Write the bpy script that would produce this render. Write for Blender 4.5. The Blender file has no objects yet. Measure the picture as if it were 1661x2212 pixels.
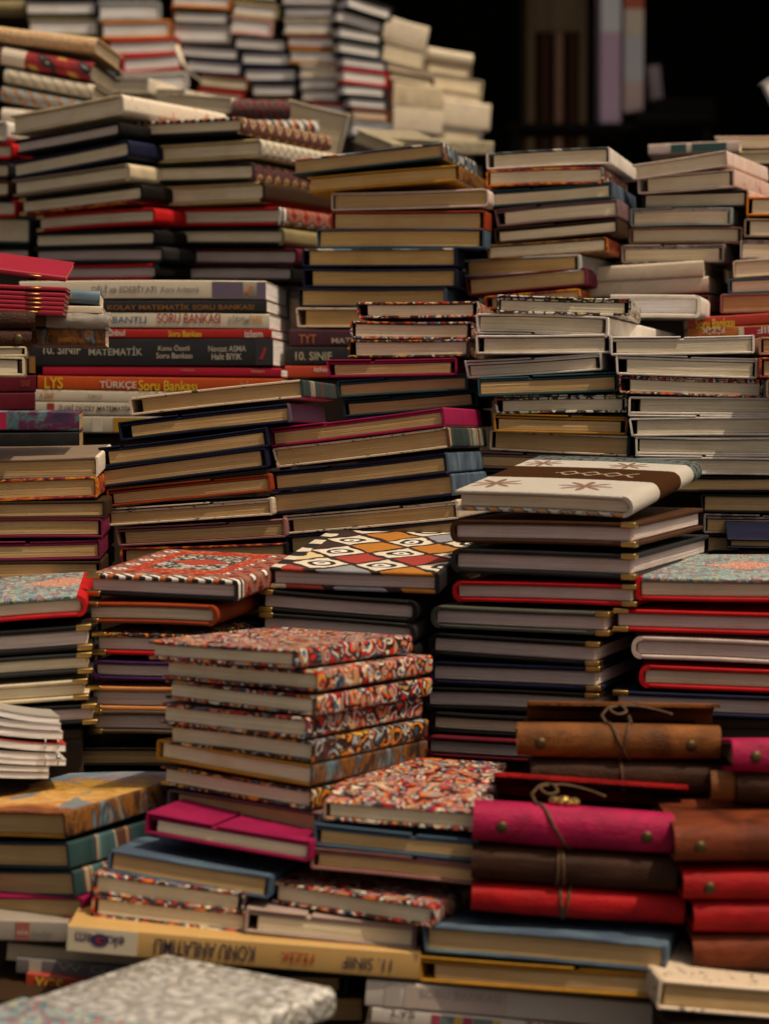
import bpy, bmesh, math, random
from mathutils import Vector, Matrix
R = math.radians
scn = bpy.context.scene
C = scn.collection
rnd = random.Random(7)

# ------------------------------------------------------------------ camera, world, sun, exposure
FPX, HORIZON, EYE = 4500.0, 860.0, 1.25          # focal length in photo units (frame 1661 x 2212), horizon row, eye height
PITCH = math.atan((1106.0 - HORIZON) / FPX)
cam = bpy.data.cameras.new('camera')
cam.sensor_fit = 'VERTICAL'; cam.sensor_height = 36.0
cam.lens = FPX / 2212.0 * 36.0
cam.clip_start = 0.05; cam.clip_end = 200.0
cam.dof.use_dof = True; cam.dof.focus_distance = 1.86; cam.dof.aperture_fstop = 6.9
cam_o = bpy.data.objects.new('camera', cam); C.objects.link(cam_o)
cam_o.location = (0, 0, EYE); cam_o.rotation_euler = (R(90) - PITCH, 0, 0)
scn.camera = cam_o

SUN_FROM = Vector((0.38, -0.21, 0.90)).normalized()
world = bpy.data.worlds.new('World'); scn.world = world; world.use_nodes = True
wn = world.node_tree
sky = wn.nodes.new('ShaderNodeTexSky'); sky.sky_type = 'NISHITA'; sky.sun_disc = False
sky.sun_elevation = math.asin(SUN_FROM.z)
sky.sun_rotation = math.atan2(SUN_FROM.x, SUN_FROM.y)
sky.air_density = 0.9; sky.dust_density = 7.0; sky.ozone_density = 0.3
wn.nodes['Background'].inputs['Strength'].default_value = 0.085
wn.links.new(sky.outputs[0], wn.nodes['Background'].inputs[0])
sun = bpy.data.lights.new('sun', 'SUN'); sun.energy = 3.0; sun.angle = R(0.6); sun.color = (1.0, 0.95, 0.87)
sun_o = bpy.data.objects.new('sun', sun); C.objects.link(sun_o)
sun_o.rotation_euler = SUN_FROM.to_track_quat('Z', 'Y').to_euler(); sun_o.location = (2, -2, 6)
vs = scn.view_settings
vs.view_transform = 'Standard'; vs.look = 'None'; vs.gamma = 1.0; vs.exposure = -0.1; vs.use_curve_mapping = False
vs.use_white_balance = True; vs.white_balance_temperature = 8600; vs.white_balance_tint = 12
scn.render.engine = 'CYCLES'
scn.cycles.use_denoising = True
scn.cycles.max_bounces = 6; scn.cycles.diffuse_bounces = 4; scn.cycles.glossy_bounces = 3; scn.cycles.transmission_bounces = 4

# ------------------------------------------------------------------ materials
class NT:
    def __init__(s, name):
        s.m = bpy.data.materials.new(name); s.m.use_nodes = True
        s.t = s.m.node_tree; s.b = s.t.nodes['Principled BSDF']
        tc = s.n('TexCoord'); at = s.n('Attribute'); at.attribute_type = 'OBJECT'; at.attribute_name = 'seed'
        s.seed = at.outputs['Fac']
        s.co0 = tc.outputs['Object']
        cmb = s.n('CombineXYZ')
        s.t.links.new(s.mth('MULTIPLY', s.seed, 0.37), cmb.inputs[0]); s.t.links.new(s.mth('MULTIPLY', s.seed, 0.53), cmb.inputs[1])
        s.co = s.vm('ADD', s.co0, cmb.outputs[0])
    def n(s, t, **kw):
        nd = s.t.nodes.new('ShaderNode' + t)
        for k, v in kw.items(): setattr(nd, k, v)
        return nd
    def put(s, sock, v):
        if isinstance(v, bpy.types.NodeSocket): s.t.links.new(v, sock)
        elif isinstance(v, (tuple, list)) and len(v) == 3 and len(sock.default_value) == 4: sock.default_value = (*v, 1)
        else: sock.default_value = v
    def mth(s, op, a, b=0.0, c=0.0, clamp=False):
        nd = s.n('Math', operation=op, use_clamp=clamp)
        for i, v in enumerate((a, b, c)): s.put(nd.inputs[i], v)
        return nd.outputs[0]
    def vm(s, op, a, b=(0, 0, 0)):
        nd = s.n('VectorMath', operation=op)
        s.put(nd.inputs[0], a)
        if op == 'SCALE': s.put(nd.inputs['Scale'], b)
        else: s.put(nd.inputs[1], b)
        return nd.outputs[0]
    def xyz(s, v):
        nd = s.n('SeparateXYZ'); s.put(nd.inputs[0], v); return nd.outputs
    def cmb(s, x, y, z=0.0):
        nd = s.n('CombineXYZ')
        for i, v in enumerate((x, y, z)): s.put(nd.inputs[i], v)
        return nd.outputs[0]
    def noise(s, v, scale, detail=2.0, rough=0.5, dist=0.0):
        nd = s.n('TexNoise'); s.put(nd.inputs['Vector'], v)
        nd.inputs['Scale'].default_value = scale; nd.inputs['Detail'].default_value = detail
        nd.inputs['Roughness'].default_value = rough; nd.inputs['Distortion'].default_value = dist
        return nd.outputs
    def voro(s, v, scale, feat='F1', rand=1.0):
        nd = s.n('TexVoronoi', feature=feat); s.put(nd.inputs['Vector'], v)
        nd.inputs['Scale'].default_value = scale; nd.inputs['Randomness'].default_value = rand
        return nd.outputs
    def ramp(s, f, stops, const=False):
        nd = s.n('ValToRGB'); s.put(nd.inputs[0], f); cr = nd.color_ramp
        cr.interpolation = 'CONSTANT' if const else 'LINEAR'
        while len(cr.elements) < len(stops): cr.elements.new(0.5)
        for e, (p, c) in zip(cr.elements, stops):
            e.position = p; e.color = (*c, 1) if len(c) == 3 else c
        return nd.outputs[0]
    def mix(s, f, a, b, mode='MIX'):
        nd = s.n('Mix', data_type='RGBA', blend_type=mode)
        s.put(nd.inputs[0], f); s.put(nd.inputs[6], a); s.put(nd.inputs[7], b)
        return nd.outputs[2]
    def fin(s, col, rough=0.6, bump=None, bstr=0.3, bdist=0.001, metal=0.0, spec=0.4, sheen=0.0):
        s.put(s.b.inputs['Base Color'], col); s.put(s.b.inputs['Roughness'], rough)
        s.b.inputs['Metallic'].default_value = metal; s.b.inputs['Specular IOR Level'].default_value = spec
        if sheen: s.b.inputs['Sheen Weight'].default_value = sheen
        if bump is not None:
            bp = s.n('Bump'); s.put(bp.inputs['Height'], bump); bp.inputs['Strength'].default_value = bstr
            bp.inputs['Distance'].default_value = bdist; s.t.links.new(bp.outputs[0], s.b.inputs['Normal'])
        return s.m

MATS = {}
PLAIN = {  # colour, roughness, kind
    'navy': ((.009, .012, .034), .5), 'black': ((.007, .0065, .0065), .55), 'red': ((.46, .012, .016), .5), 'maroon': ((.10, .008, .016), .5),
    'magenta': ((.27, .010, .062), .5), 'dark_magenta': ((.15, .012, .045), .55), 'teal': ((.018, .062, .072), .5), 'dark_teal': ((.014, .034, .04), .5),
    'blue': ((.045, .085, .13), .5), 'light_blue': ((.27, .34, .36), .5), 'white': ((.66, .61, .56), .5), 'cream': ((.56, .47, .33), .6),
    'cream_gold': ((.46, .36, .18), .6), 'brown': ((.06, .023, .009), .6), 'dark_brown': ((.035, .018, .009), .6), 'rust': ((.26, .04, .014), .5),
    'purple': ((.05, .016, .075), .5), 'orange': ((.62, .2, .03), .5), 'peach': ((.62, .25, .1), .5), 'mauve': ((.17, .1, .11), .55),
    'grey_green': ((.075, .08, .066), .45), 'charcoal': ((.02, .02, .021), .5), 'pinkish_white': ((.58, .47, .43), .55), 'gold': ((.42, .2, .03), .5),
    'grey': ((.22, .2, .19), .55), 'pink': ((.55, .02, .13), .45), 'olive': ((.22, .18, .09), .7), 'brown_grey': ((.22, .16, .12), .6),
    'pink_brown': ((.34, .19, .13), .6), 'pale_pink': ((.62, .33, .3), .6), 'sky_grey': ((.36, .38, .38), .55), 'suede_brown': ((.1, .065, .045), .9),
    'rose': ((.27, .12, .11), .6), 'dusty_rose': ((.34, .25, .22), .6), 'violet_grey': ((.12, .09, .14), .55), 'dark_rust': ((.14, .03, .01), .5), 'dusty_blue': ((.12, .2, .26), .45),
}
def mat_plain(key):
    col, ro = PLAIN[key]
    s = NT(key + '_cover')
    n1 = s.noise(s.co, 45, 4, .6)[0]; n2 = s.noise(s.co, 900, 3, .6)[0]
    c = s.mix(s.ramp(n1, [(.3, (0, 0, 0)), (.75, (1, 1, 1))]), tuple(x * .8 for x in col), tuple(min(1, x * 1.18) for x in col))
    sc = s.noise(s.vm('MULTIPLY', s.co, (60, 260, 160)), 1.0, 3, .7)[0]
    c = s.mix(s.ramp(sc, [(.66, (0, 0, 0)), (.8, (.4, .4, .4))]), c, tuple(min(1, x * 1.5 + .006) for x in col))
    rr = s.mth('ADD', s.mth('MULTIPLY', n1, .3), ro - .15)
    return s.fin(c, rr, n2, .3, .0008, spec=.13)

PAGES = {'tan': (.50, .335, .165), 'cream': (.75, .65, .475), 'white': (.82, .80, .79), 'mauve': (.60, .50, .475), 'pale': (.67, .59, .45), 'gold_tan': (.58, .375, .155)}
def mat_pages(key):
    col = PAGES[key]
    s = NT(key + '_page_edges')
    v = s.vm('MULTIPLY', s.co, (14, 14, 1500))
    f = s.noise(v, 1.0, 3, .65, .25)[0]
    v2 = s.vm('MULTIPLY', s.co, (5, 5, 480)); g = s.noise(v2, 1.0, 2, .6, .25)[0]
    st = s.noise(s.co, 22, 3, .6)[0]
    c = s.mix(s.ramp(f, [(.32, (0, 0, 0)), (.62, (1, 1, 1))]), tuple(x * .78 for x in col), tuple(min(.9, x * 1.07) for x in col))
    c = s.mix(s.ramp(g, [(.3, (.5, .5, .5)), (.46, (0, 0, 0))]), c, tuple(x * .58 for x in col))
    c = s.mix(s.ramp(st, [(.48, (0, 0, 0)), (.72, (.6, .6, .6))]), c, (col[0] * .8, col[1] * .72, col[2] * .6))
    return s.fin(c, .85, s.mth('ADD', f, s.mth('MULTIPLY', g, 1.5)), .5, .0009, spec=.15)

def cells(s, scale, palette, warp=.004, wscale=60, rings=0.0, outline=None, oscale=None, ow=.06):
    """printed cover: warped cells in a palette, rings inside the cells and a dark or light outline"""
    w = s.noise(s.co, wscale, 2, .5)[1]
    v = s.vm('ADD', s.co, s.vm('SCALE', s.vm('SUBTRACT', w, (.5, .5, .5)), warp))
    vo = s.voro(v, scale)
    rv = s.xyz(vo['Color'])[0]
    if rings: rv = s.mth('FRACT', s.mth('ADD', rv, s.mth('MULTIPLY', vo['Distance'], rings)))
    n = len(palette)
    c = s.ramp(rv, [(i / n, p) for i, p in enumerate(palette)], True)
    if outline is not None:
        e = s.voro(v, scale, 'DISTANCE_TO_EDGE')['Distance']
        c = s.mix(s.mth('LESS_THAN', e, ow), c, outline)
    return c, v

def kil(s, scale, palette, asp=1.0, n=1.0):
    """woven kilim lozenges: nested diamonds stepped through a palette"""
    x, y, z = s.xyz(s.co)
    p = s.mth('MULTIPLY', s.mth('ADD', x, s.mth('MULTIPLY', z, 1.0)), scale); q = s.mth('MULTIPLY', y, scale * asp)
    st = 9.0
    p = s.mth('DIVIDE', s.mth('FLOOR', s.mth('MULTIPLY', p, st)), st); q = s.mth('DIVIDE', s.mth('FLOOR', s.mth('MULTIPLY', q, st)), st)
    a = s.mth('ABSOLUTE', s.mth('SUBTRACT', s.mth('FRACT', p), .5)); b = s.mth('ABSOLUTE', s.mth('SUBTRACT', s.mth('FRACT', q), .5))
    d = s.mth('ADD', a, b)
    nz = s.noise(s.co, scale * 9, 1)[0]
    d = s.mth('FRACT', s.mth('ADD', s.mth('MULTIPLY', d, n), s.mth('MULTIPLY', s.mth('SUBTRACT', nz, .5), .12)))
    k = len(palette)
    c = s.ramp(d, [(i / k, p_) for i, p_ in enumerate(palette)], True)
    th = s.mth('SINE', s.mth('MULTIPLY', s.mth('ADD', x, z), 5200)); th2 = s.mth('SINE', s.mth('MULTIPLY', y, 5200))
    return c, s.mth('MULTIPLY', th, th2)

def mat_pattern(key):
    s = NT(key + '_cover')
    RED, GOLD, CRM, BLU, BLK, GRY, WHT, ORG = (.44, .02, .024), (.5, .27, .05), (.66, .57, .42), (.06, .13, .28), (.02, .016, .016), (.3, .32, .33), (.7, .67, .62), (.5, .13, .03)
    fine = s.noise(s.co, 700, 3, .6)[0]
    if key in ('mandala', 'mandala_dark'):
        CR2 = (.7, .63, .47); RED = (.52, .018, .02); ORG = (.62, .19, .02); BLU = (.07, .19, .4)
        BLU = (.04, .1, .2)
        pal = [CR2, RED, (.28, .012, .015), BLU, CR2, (.015, .012, .012), RED, GOLD, (.2, .27, .33), ORG, RED, (.015, .012, .012), (.05, .13, .22)] if key == 'mandala' else [BLK, GOLD, (.1, .02, .02), BLK, GRY, (.04, .06, .09), BLK, ORG]
        c, v = cells(s, 62, pal, .026, 44, 1.1, (.03, .01, .01), None, .05)
        c2, _ = cells(s, 120, [CR2, RED, GOLD, BLU, CR2, CRM, ORG, BLK], .006, 120, 1.3)
        c = s.mix(s.mth('MULTIPLY', s.mth('GREATER_THAN', s.noise(s.co, 60, 2)[0], .62), .9), c, c2)
        return s.fin(c, .45, fine, .15, .0004, spec=.3)
    if key == 'doodle':
        e1 = s.voro(s.co, 110, 'DISTANCE_TO_EDGE')['Distance']; e2 = s.voro(s.vm('MULTIPLY', s.co, (1, 1, 2)), 240, 'DISTANCE_TO_EDGE')['Distance']
        rv = s.xyz(s.voro(s.co, 110)['Color'])[0]
        c = s.ramp(rv, [(0, (.66, .62, .54)), (.55, (.62, .55, .28)), (.68, (.66, .62, .55)), (.8, (.4, .08, .04)), (.86, (.6, .58, .52))], True)
        ln = s.mth('MAXIMUM', s.mth('LESS_THAN', e1, .09), s.mth('MULTIPLY', s.mth('LESS_THAN', e2, .07), s.mth('GREATER_THAN', rv, .45)))
        return s.fin(s.mix(ln, c, BLK), .4, fine, .1, .0004)
    if key == 'cream_ink':
        n = s.noise(s.vm('MULTIPLY', s.co, (1, .5, 2)), 120, 3, .55, 1.5)[0]
        c = s.mix(s.ramp(n, [(.61, (0, 0, 0)), (.64, (1, 1, 1))]), (.58, .47, .36), (.06, .05, .05))
        return s.fin(c, .45, fine, .15, .0004)
    if key in ('teal_stripe', 'floral_pink', 'galaxy', 'flame', 'brown_marble', 'orange_painting', 'blue_wash', 'paint'):
        x, y, z = s.xyz(s.co)
        if key == 'teal_stripe':
            f = s.noise(s.cmb(s.mth('MULTIPLY', y, 26), s.mth('MULTIPLY', s.mth('ADD', z, x), 2.0)), 1.0, 3, .6)[0]
            c = s.ramp(f, [(0, (.008, .014, .015)), (.36, (.012, .028, .028)), (.5, (.02, .055, .058)), (.55, (.1, .028, .016)), (.585, (.36, .29, .2)), (.62, (.05, .12, .13)), (.72, (.014, .03, .032))])
        elif key == 'floral_pink':
            f = s.noise(s.vm('MULTIPLY', s.co, (1, 1, .7)), 55, 4, .6, 1.2)[0]
            c = s.ramp(f, [(.28, (.2, .24, .28)), (.42, (.5, .42, .38)), (.55, (.62, .42, .36)), (.66, (.4, .1, .09)), (.8, (.6, .5, .42))])
        elif key == 'galaxy':
            f = s.noise(s.cmb(s.mth('MULTIPLY', x, 22), s.mth('MULTIPLY', z, 30)), 1.0, 4, .65, .8)[0]
            c = s.ramp(f, [(.3, (.02, .013, .035)), (.45, (.05, .03, .08)), (.54, (.12, .02, .07)), (.6, (.05, .15, .17)), (.68, (.2, .18, .24)), (.76, (.4, .2, .05))])
        elif key == 'flame':
            f = s.noise(s.vm('MULTIPLY', s.co, (1, .7, 1.4)), 70, 4, .65, 1.5)[0]
            c = s.ramp(f, [(.32, (.02, .01, .015)), (.45, (.18, .015, .03)), (.54, (.5, .08, .01)), (.64, (.6, .3, .03)), (.75, (.25, .03, .03))])
        elif key == 'brown_marble':
            f = s.noise(s.co, 60, 5, .65, 2.0)[0]
            c = s.ramp(f, [(.3, (.02, .012, .008)), (.48, (.1, .035, .012)), (.56, (.3, .14, .03)), (.62, (.06, .03, .015)), (.75, (.2, .07, .02))])
        elif key == 'orange_painting':
            f = s.noise(s.vm('MULTIPLY', s.co, (.7, 2.2, 1)), 26, 6, .68, 1.8)[0]
            y = s.xyz(s.co0)[1]
            yy = s.mth('ADD', s.mth('MULTIPLY', y, 4.6), s.mth('MULTIPLY', s.mth('SUBTRACT', f, .5), .7))
            c = s.ramp(yy, [(0, (.14, .035, .012)), (.08, (.4, .13, .03)), (.18, (.64, .4, .15)), (.25, (.4, .15, .03)), (.32, (.64, .38, .12)), (.42, (.28, .14, .02)), (.48, (.42, .26, .06)), (.53, (.16, .1, .1)), (.62, (.24, .24, .28)), (1.0, (.3, .3, .33))])
            sp = s.mth('GREATER_THAN', s.noise(s.co, 18, 2)[0], .64)
            c = s.mix(s.mth('MULTIPLY', sp, .8), c, (.09, .19, .25))
        elif key == 'blue_wash':
            f = s.noise(s.vm('MULTIPLY', s.co, (.6, 1.4, 1)), 30, 4, .6, .6)[0]
            c = s.ramp(f, [(.3, (.035, .05, .085)), (.5, (.06, .1, .15)), (.65, (.11, .18, .22)), (.8, (.06, .05, .09))])
        else:
            f = s.noise(s.vm('MULTIPLY', s.co, (1, 1, .4)), 40, 4, .6, 1.2)[0]
            c = s.ramp(f, [(.3, (.012, .01, .012)), (.43, (.04, .018, .012)), (.5, (.2, .075, .015)), (.55, (.05, .025, .02)), (.6, (.07, .14, .18)), (.64, (.3, .13, .03)), (.72, (.06, .05, .07))])
        return s.fin(c, .5, fine, .12, .0004, spec=.25)
    if key == 'city':
        x, y, z = s.xyz(s.co)
        v = s.cmb(s.mth('MULTIPLY', y, 1.0), s.mth('ADD', z, s.mth('MULTIPLY', x, .8)))
        rv = s.xyz(s.voro(v, 130, 'F1', .25)['Color'])
        c = s.ramp(rv[0], [(0, (.05, .06, .07)), (.4, (.12, .15, .17)), (.55, (.03, .035, .04)), (.72, (.6, .56, .5)), (.84, (.42, .1, .05)), (.9, (.16, .26, .3))], True)
        return s.fin(c, .38, fine, .12, .0004)
    if key in ('kilim_red', 'kilim_dark', 'kilim_cream', 'kilim_gold', 'kilim_blue', 'kilim_flower'):
        pal = {'kilim_red': [(.33, .03, .02), WHT, (.04, .045, .04), (.36, .05, .025), (.12, .14, .14), (.4, .1, .03), (.33, .03, .02), BLK],
               'kilim_dark': [(.16, .03, .03), (.5, .36, .2), BLK, (.22, .05, .05), BLK, (.1, .08, .1)],
               'kilim_cream': [(.6, .52, .38), (.5, .42, .28), (.3, .29, .3), (.62, .55, .4), (.56, .47, .33)],
               'kilim_gold': [(.56, .33, .15), (.6, .46, .28), (.5, .2, .1), (.6, .44, .26), (.52, .36, .2)],
               'kilim_blue': [(.16, .28, .32), (.55, .5, .42), (.1, .13, .16), (.5, .24, .08), (.12, .2, .24), (.34, .38, .4)],
               'kilim_flower': [(.55, .3, .08), (.34, .03, .035), (.25, .02, .03), (.03, .02, .02), (.26, .28, .32), (.3, .03, .03)]}[key]
        c, th = kil(s, {'kilim_red': 34, 'kilim_flower': 17, 'kilim_gold': 75, 'kilim_cream': 60}.get(key, 48), pal, 1.0, 1.0)
        if key == 'kilim_gold':
            g = s.noise(s.vm('MULTIPLY', s.co, (1.6, 1, .8)), 190, 3, .65)[0]
            c = s.ramp(g, [(.34, (.45, .16, .07)), (.46, (.58, .34, .17)), (.56, (.62, .5, .33)), (.68, (.5, .26, .12))])
        if key == 'kilim_flower':
            x, y, z = s.xyz(s.co0)
            c = s.mix(s.mth('LESS_THAN', s.mth('ABSOLUTE', s.mth('SUBTRACT', x, .087)), .0175), c, (.66, .58, .47))
        if key == 'kilim_red':
            x, y, z = s.xyz(s.co0)
            dx = s.mth('ABSOLUTE', s.mth('SUBTRACT', x, .06)); dy = s.mth('ABSOLUTE', s.mth('SUBTRACT', y, .1))
            fld = s.mix(s.mth('GREATER_THAN', s.noise(s.vm('MULTIPLY', s.co, (1, .6, 1)), 330, 2, .6)[0], .58), (.36, .03, .022), (.45, .2, .08))
            mid = s.mix(s.mth('GREATER_THAN', s.noise(s.co, 210, 2, .6)[0], .53), (.03, .035, .035), (.5, .47, .42))
            mid = s.mix(s.mth('LESS_THAN', s.mth('ADD', s.mth('MULTIPLY', dx, .8), dy), .022), mid, (.36, .05, .03))
            top = s.mth('GREATER_THAN', z, .001)
            c2 = s.mix(s.mth('MULTIPLY', s.mth('LESS_THAN', dx, .03), s.mth('LESS_THAN', dy, .045)), fld, mid)
            c = s.mix(s.mth('MULTIPLY', s.mth('LESS_THAN', dx, .042), s.mth('LESS_THAN', dy, .068)), c, c2)
        if key == 'kilim_red':   # black and white teeth along the border
            x, y, z = s.xyz(s.co0)
            tooth = s.mth('GREATER_THAN', s.mth('FRACT', s.mth('MULTIPLY', s.mth('ADD', x, s.mth('MULTIPLY', y, 1.1)), 90)), .5)
            bc = s.mix(tooth, BLK, WHT); bc = s.mix(s.mth('GREATER_THAN', s.mth('FRACT', s.mth('MULTIPLY', x, 45)), .78), bc, (.4, .1, .03))
            c = s.mix(s.mth('LESS_THAN', y, .013), c, bc)
        return s.fin(c, .75, s.mth('ADD', th, s.mth('MULTIPLY', fine, 2)), .35, .0006, spec=.25)
    if key == 'carpet_blue':
        c, v = cells(s, 110, [(.08, .24, .3), (.1, .3, .38), (.5, .45, .36), (.06, .2, .26), (.45, .05, .03), (.08, .25, .32), (.04, .05, .06), (.1, .28, .34), (.5, .36, .14)], .008, 120, 1.0)
        x, y, z = s.xyz(s.co0)
        d = s.mth('ADD', s.mth('ABSOLUTE', s.mth('SUBTRACT', x, .085)), s.mth('ABSOLUTE', s.mth('SUBTRACT', y, .1)))
        c = s.mix(s.mth('LESS_THAN', s.mth('ADD', d, s.mth('MULTIPLY', fine, .02)), .045), c, s.mix(s.mth('GREATER_THAN', fine, .52), (.42, .06, .04), (.6, .52, .4)))
        return s.fin(c, .6, fine, .6, .001, spec=.5)
    if key == 'floral_cream':
        n = s.noise(s.co, 85, 3, .6, 1.0)[0]
        c = s.ramp(n, [(.4, (.66, .6, .5)), (.61, (.65, .58, .47)), (.65, (.5, .25, .12)), (.7, (.42, .1, .05)), (.76, (.62, .5, .36))])
        return s.fin(c, .6, fine, .2, .0005)
    if key == 'silver_brocade':
        x, y, z = s.xyz(s.co0)
        wq = s.vm('SCALE', s.vm('SUBTRACT', s.noise(s.co, 24, 2)[1], (.5, .5, .5)), .05)
        v = s.vm('ADD', s.co, wq)
        ring = s.mth('FRACT', s.mth('MULTIPLY', s.voro(v, 34, 'F1', .8)['Distance'], 3.0))
        leaf = s.ramp(ring, [(0, (0, 0, 0)), (.12, (1, 1, 1)), (.5, (1, 1, 1)), (.62, (.25, .25, .25)), (.9, (0, 0, 0))])
        sp = s.noise(s.co, 170, 4, .72)[0]
        c = s.mix(leaf, (.38, .385, .39), (.62, .615, .6))
        edge = s.mth('MINIMUM', s.mth('MINIMUM', x, s.mth('SUBTRACT', .138, x)), s.mth('MINIMUM', y, s.mth('SUBTRACT', .156, y)))
        rim = s.ramp(s.mth('MULTIPLY', edge, 20), [(.1, (1, 1, 1)), (.75, (.55, .55, .55))])
        spk = s.mth('MULTIPLY', s.ramp(sp, [(.47, (0, 0, 0)), (.56, (1, 1, 1))]), rim)
        c = s.mix(s.mth('MULTIPLY', spk, .8), c, (.13, .12, .07))
        c = s.mix(s.mth('GREATER_THAN', sp, .66), c, (.74, .7, .6))
        return s.fin(c, .38, s.mth('ADD', s.mth('MULTIPLY', leaf, .5), s.mth('MULTIPLY', sp, 1.4)), .7, .002, metal=.2, spec=.5)
    if key == 'eye_weave':
        x, y, z = s.xyz(s.co0)
        k = 19.0
        wv = s.xyz(s.noise(s.co, 40, 2)[1])
        x = s.mth('ADD', x, s.mth('MULTIPLY', s.mth('SUBTRACT', wv[0], .5), .016)); y = s.mth('ADD', y, s.mth('MULTIPLY', s.mth('SUBTRACT', wv[1], .5), .016))
        p = s.mth('MULTIPLY', s.mth('ADD', s.mth('ADD', x, z), y), k); q = s.mth('MULTIPLY', s.mth('SUBTRACT', s.mth('ADD', x, z), y), k)
        fp, fq = s.mth('FRACT', p), s.mth('FRACT', q)
        ip, iq = s.mth('FLOOR', p), s.mth('FLOOR', q)
        par = s.mth('FRACT', s.mth('MULTIPLY', s.mth('ADD', ip, iq), .5))           # 0 or .5
        h = s.mth('FRACT', s.mth('MULTIPLY', s.mth('SINE', s.mth('ADD', s.mth('MULTIPLY', ip, 12.9), s.mth('MULTIPLY', iq, 78.2))), 43.7))
        band = s.ramp(h, [(0, (.34, .045, .035)), (.22, (.24, .25, .28)), (.42, (.42, .16, .03)), (.55, (.04, .02, .018)), (.74, (.58, .45, .26)), (.88, (.26, .28, .33))], True)
        dx, dy = s.mth('SUBTRACT', fp, .5), s.mth('SUBTRACT', fq, .5)
        rr = s.mth('SQRT', s.mth('ADD', s.mth('MULTIPLY', dx, dx), s.mth('MULTIPLY', dy, dy)))
        eye = s.ramp(rr, [(0, BLK), (.07, WHT), (.17, BLK), (.29, (.64, .57, .47)), (.46, (.6, .52, .42))], True)
        c = s.mix(s.mth('GREATER_THAN', par, .25), band, eye)
        ed = s.mth('MINIMUM', s.mth('MINIMUM', fp, fq), s.mth('MINIMUM', s.mth('SUBTRACT', 1, fp), s.mth('SUBTRACT', 1, fq)))
        c = s.mix(s.mth('LESS_THAN', ed, .07), c, (.03, .016, .014))
        bd = s.mth('LESS_THAN', x, .013)
        c = s.mix(bd, c, s.mix(s.mth('GREATER_THAN', s.mth('FRACT', s.mth('MULTIPLY', y, 28)), .45), (.6, .53, .43), BLK))
        th = s.mth('SINE', s.mth('MULTIPLY', p, 60))
        return s.fin(c, .85, s.mth('ADD', s.mth('MULTIPLY', ed, 3), s.mth('MULTIPLY', fine, .8)), .6, .0015, spec=.2)
    if key == 'star_fabric':
        x, y, z = s.xyz(s.co0)
        wob = s.mth('MULTIPLY', s.mth('SUBTRACT', fine, .5), .004)
        yy = s.mth('ADD', y, wob)
        c = s.ramp(s.mth('MULTIPLY', yy, 5.0), [(0, (.74, .69, .62)), (.36, (.075, .026, .007)), (.67, (.74, .69, .62)), (.86, (.13, .2, .2))], True)
        # brown stars on the white bands
        def motif(cx_scale, yc, rad, pts):
            u = s.mth('DIVIDE', s.mth('SUBTRACT', s.mth('FRACT', s.mth('MULTIPLY', s.mth('ADD', x, s.mth('MULTIPLY', z, 1.0)), cx_scale)), .5), cx_scale)
            v_ = s.mth('SUBTRACT', yy, yc)
            r_ = s.mth('SQRT', s.mth('ADD', s.mth('MULTIPLY', u, u), s.mth('MULTIPLY', v_, v_)))
            an = s.mth('ARCTAN2', v_, u)
            lim = s.mth('MULTIPLY', s.mth('ADD', .62, s.mth('MULTIPLY', s.mth('COSINE', s.mth('MULTIPLY', an, pts)), .38)), rad)
            return s.mth('LESS_THAN', r_, lim), r_
        st1, r1 = motif(13, .038, .023, 8); st2, r2 = motif(13, .153, .018, 8)
        c = s.mix(s.mth('MULTIPLY', st1, .85), c, (.24, .09, .05)); c = s.mix(s.mth('MULTIPLY', st2, .85), c, (.22, .08, .04))
        u = s.mth('MULTIPLY', s.mth('SINE', s.mth('MULTIPLY', x, 330)), .005)
        sq = s.mth('LESS_THAN', s.mth('ABSOLUTE', s.mth('SUBTRACT', s.mth('ABSOLUTE', s.mth('SUBTRACT', yy, .103)), s.mth('ADD', u, .004))), .0017)
        sq = s.mth('MULTIPLY', sq, s.mth('LESS_THAN', s.mth('ABSOLUTE', s.mth('SUBTRACT', x, .085)), .035))
        c = s.mix(sq, c, (.55, .48, .33))
        tl = s.mth('MULTIPLY', s.mth('GREATER_THAN', yy, .174), s.mth('GREATER_THAN', s.noise(s.co, 160, 1)[0], .55))
        c = s.mix(tl, c, (.1, .04, .03))
        pile = s.noise(s.co, 1400, 2, .7)[0]
        return s.fin(c, .95, s.mth('ADD', pile, s.mth('MULTIPLY', fine, .7)), 1.0, .0018, spec=.1)
    if key == 'glitter':
        f = s.noise(s.co, 240, 3, .7)[0]
        c = s.ramp(f, [(.4, (.3, .25, .15)), (.6, (.55, .48, .34)), (.7, (.7, .66, .55))])
        return s.fin(c, .35, fine, .8, .002, metal=.3)
    if key == 'worn_cream':
        f = s.noise(s.co, 35, 5, .65, .6)[0]
        c = s.ramp(f, [(.35, (.58, .5, .38)), (.55, (.66, .58, .46)), (.7, (.5, .4, .36))])
        return s.fin(c, .8, fine, .3, .0006, spec=.15)
    if key == 'grey_print':
        e = s.voro(s.co, 120, 'F1', .8); rv = s.xyz(e['Color'])[0]
        c = s.ramp(rv, [(0, (.2, .17, .17)), (.35, (.34, .28, .27)), (.7, (.12, .1, .11)), (.85, (.4, .35, .33))], True)
        return s.fin(c, .5, fine, .15, .0004)
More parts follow.
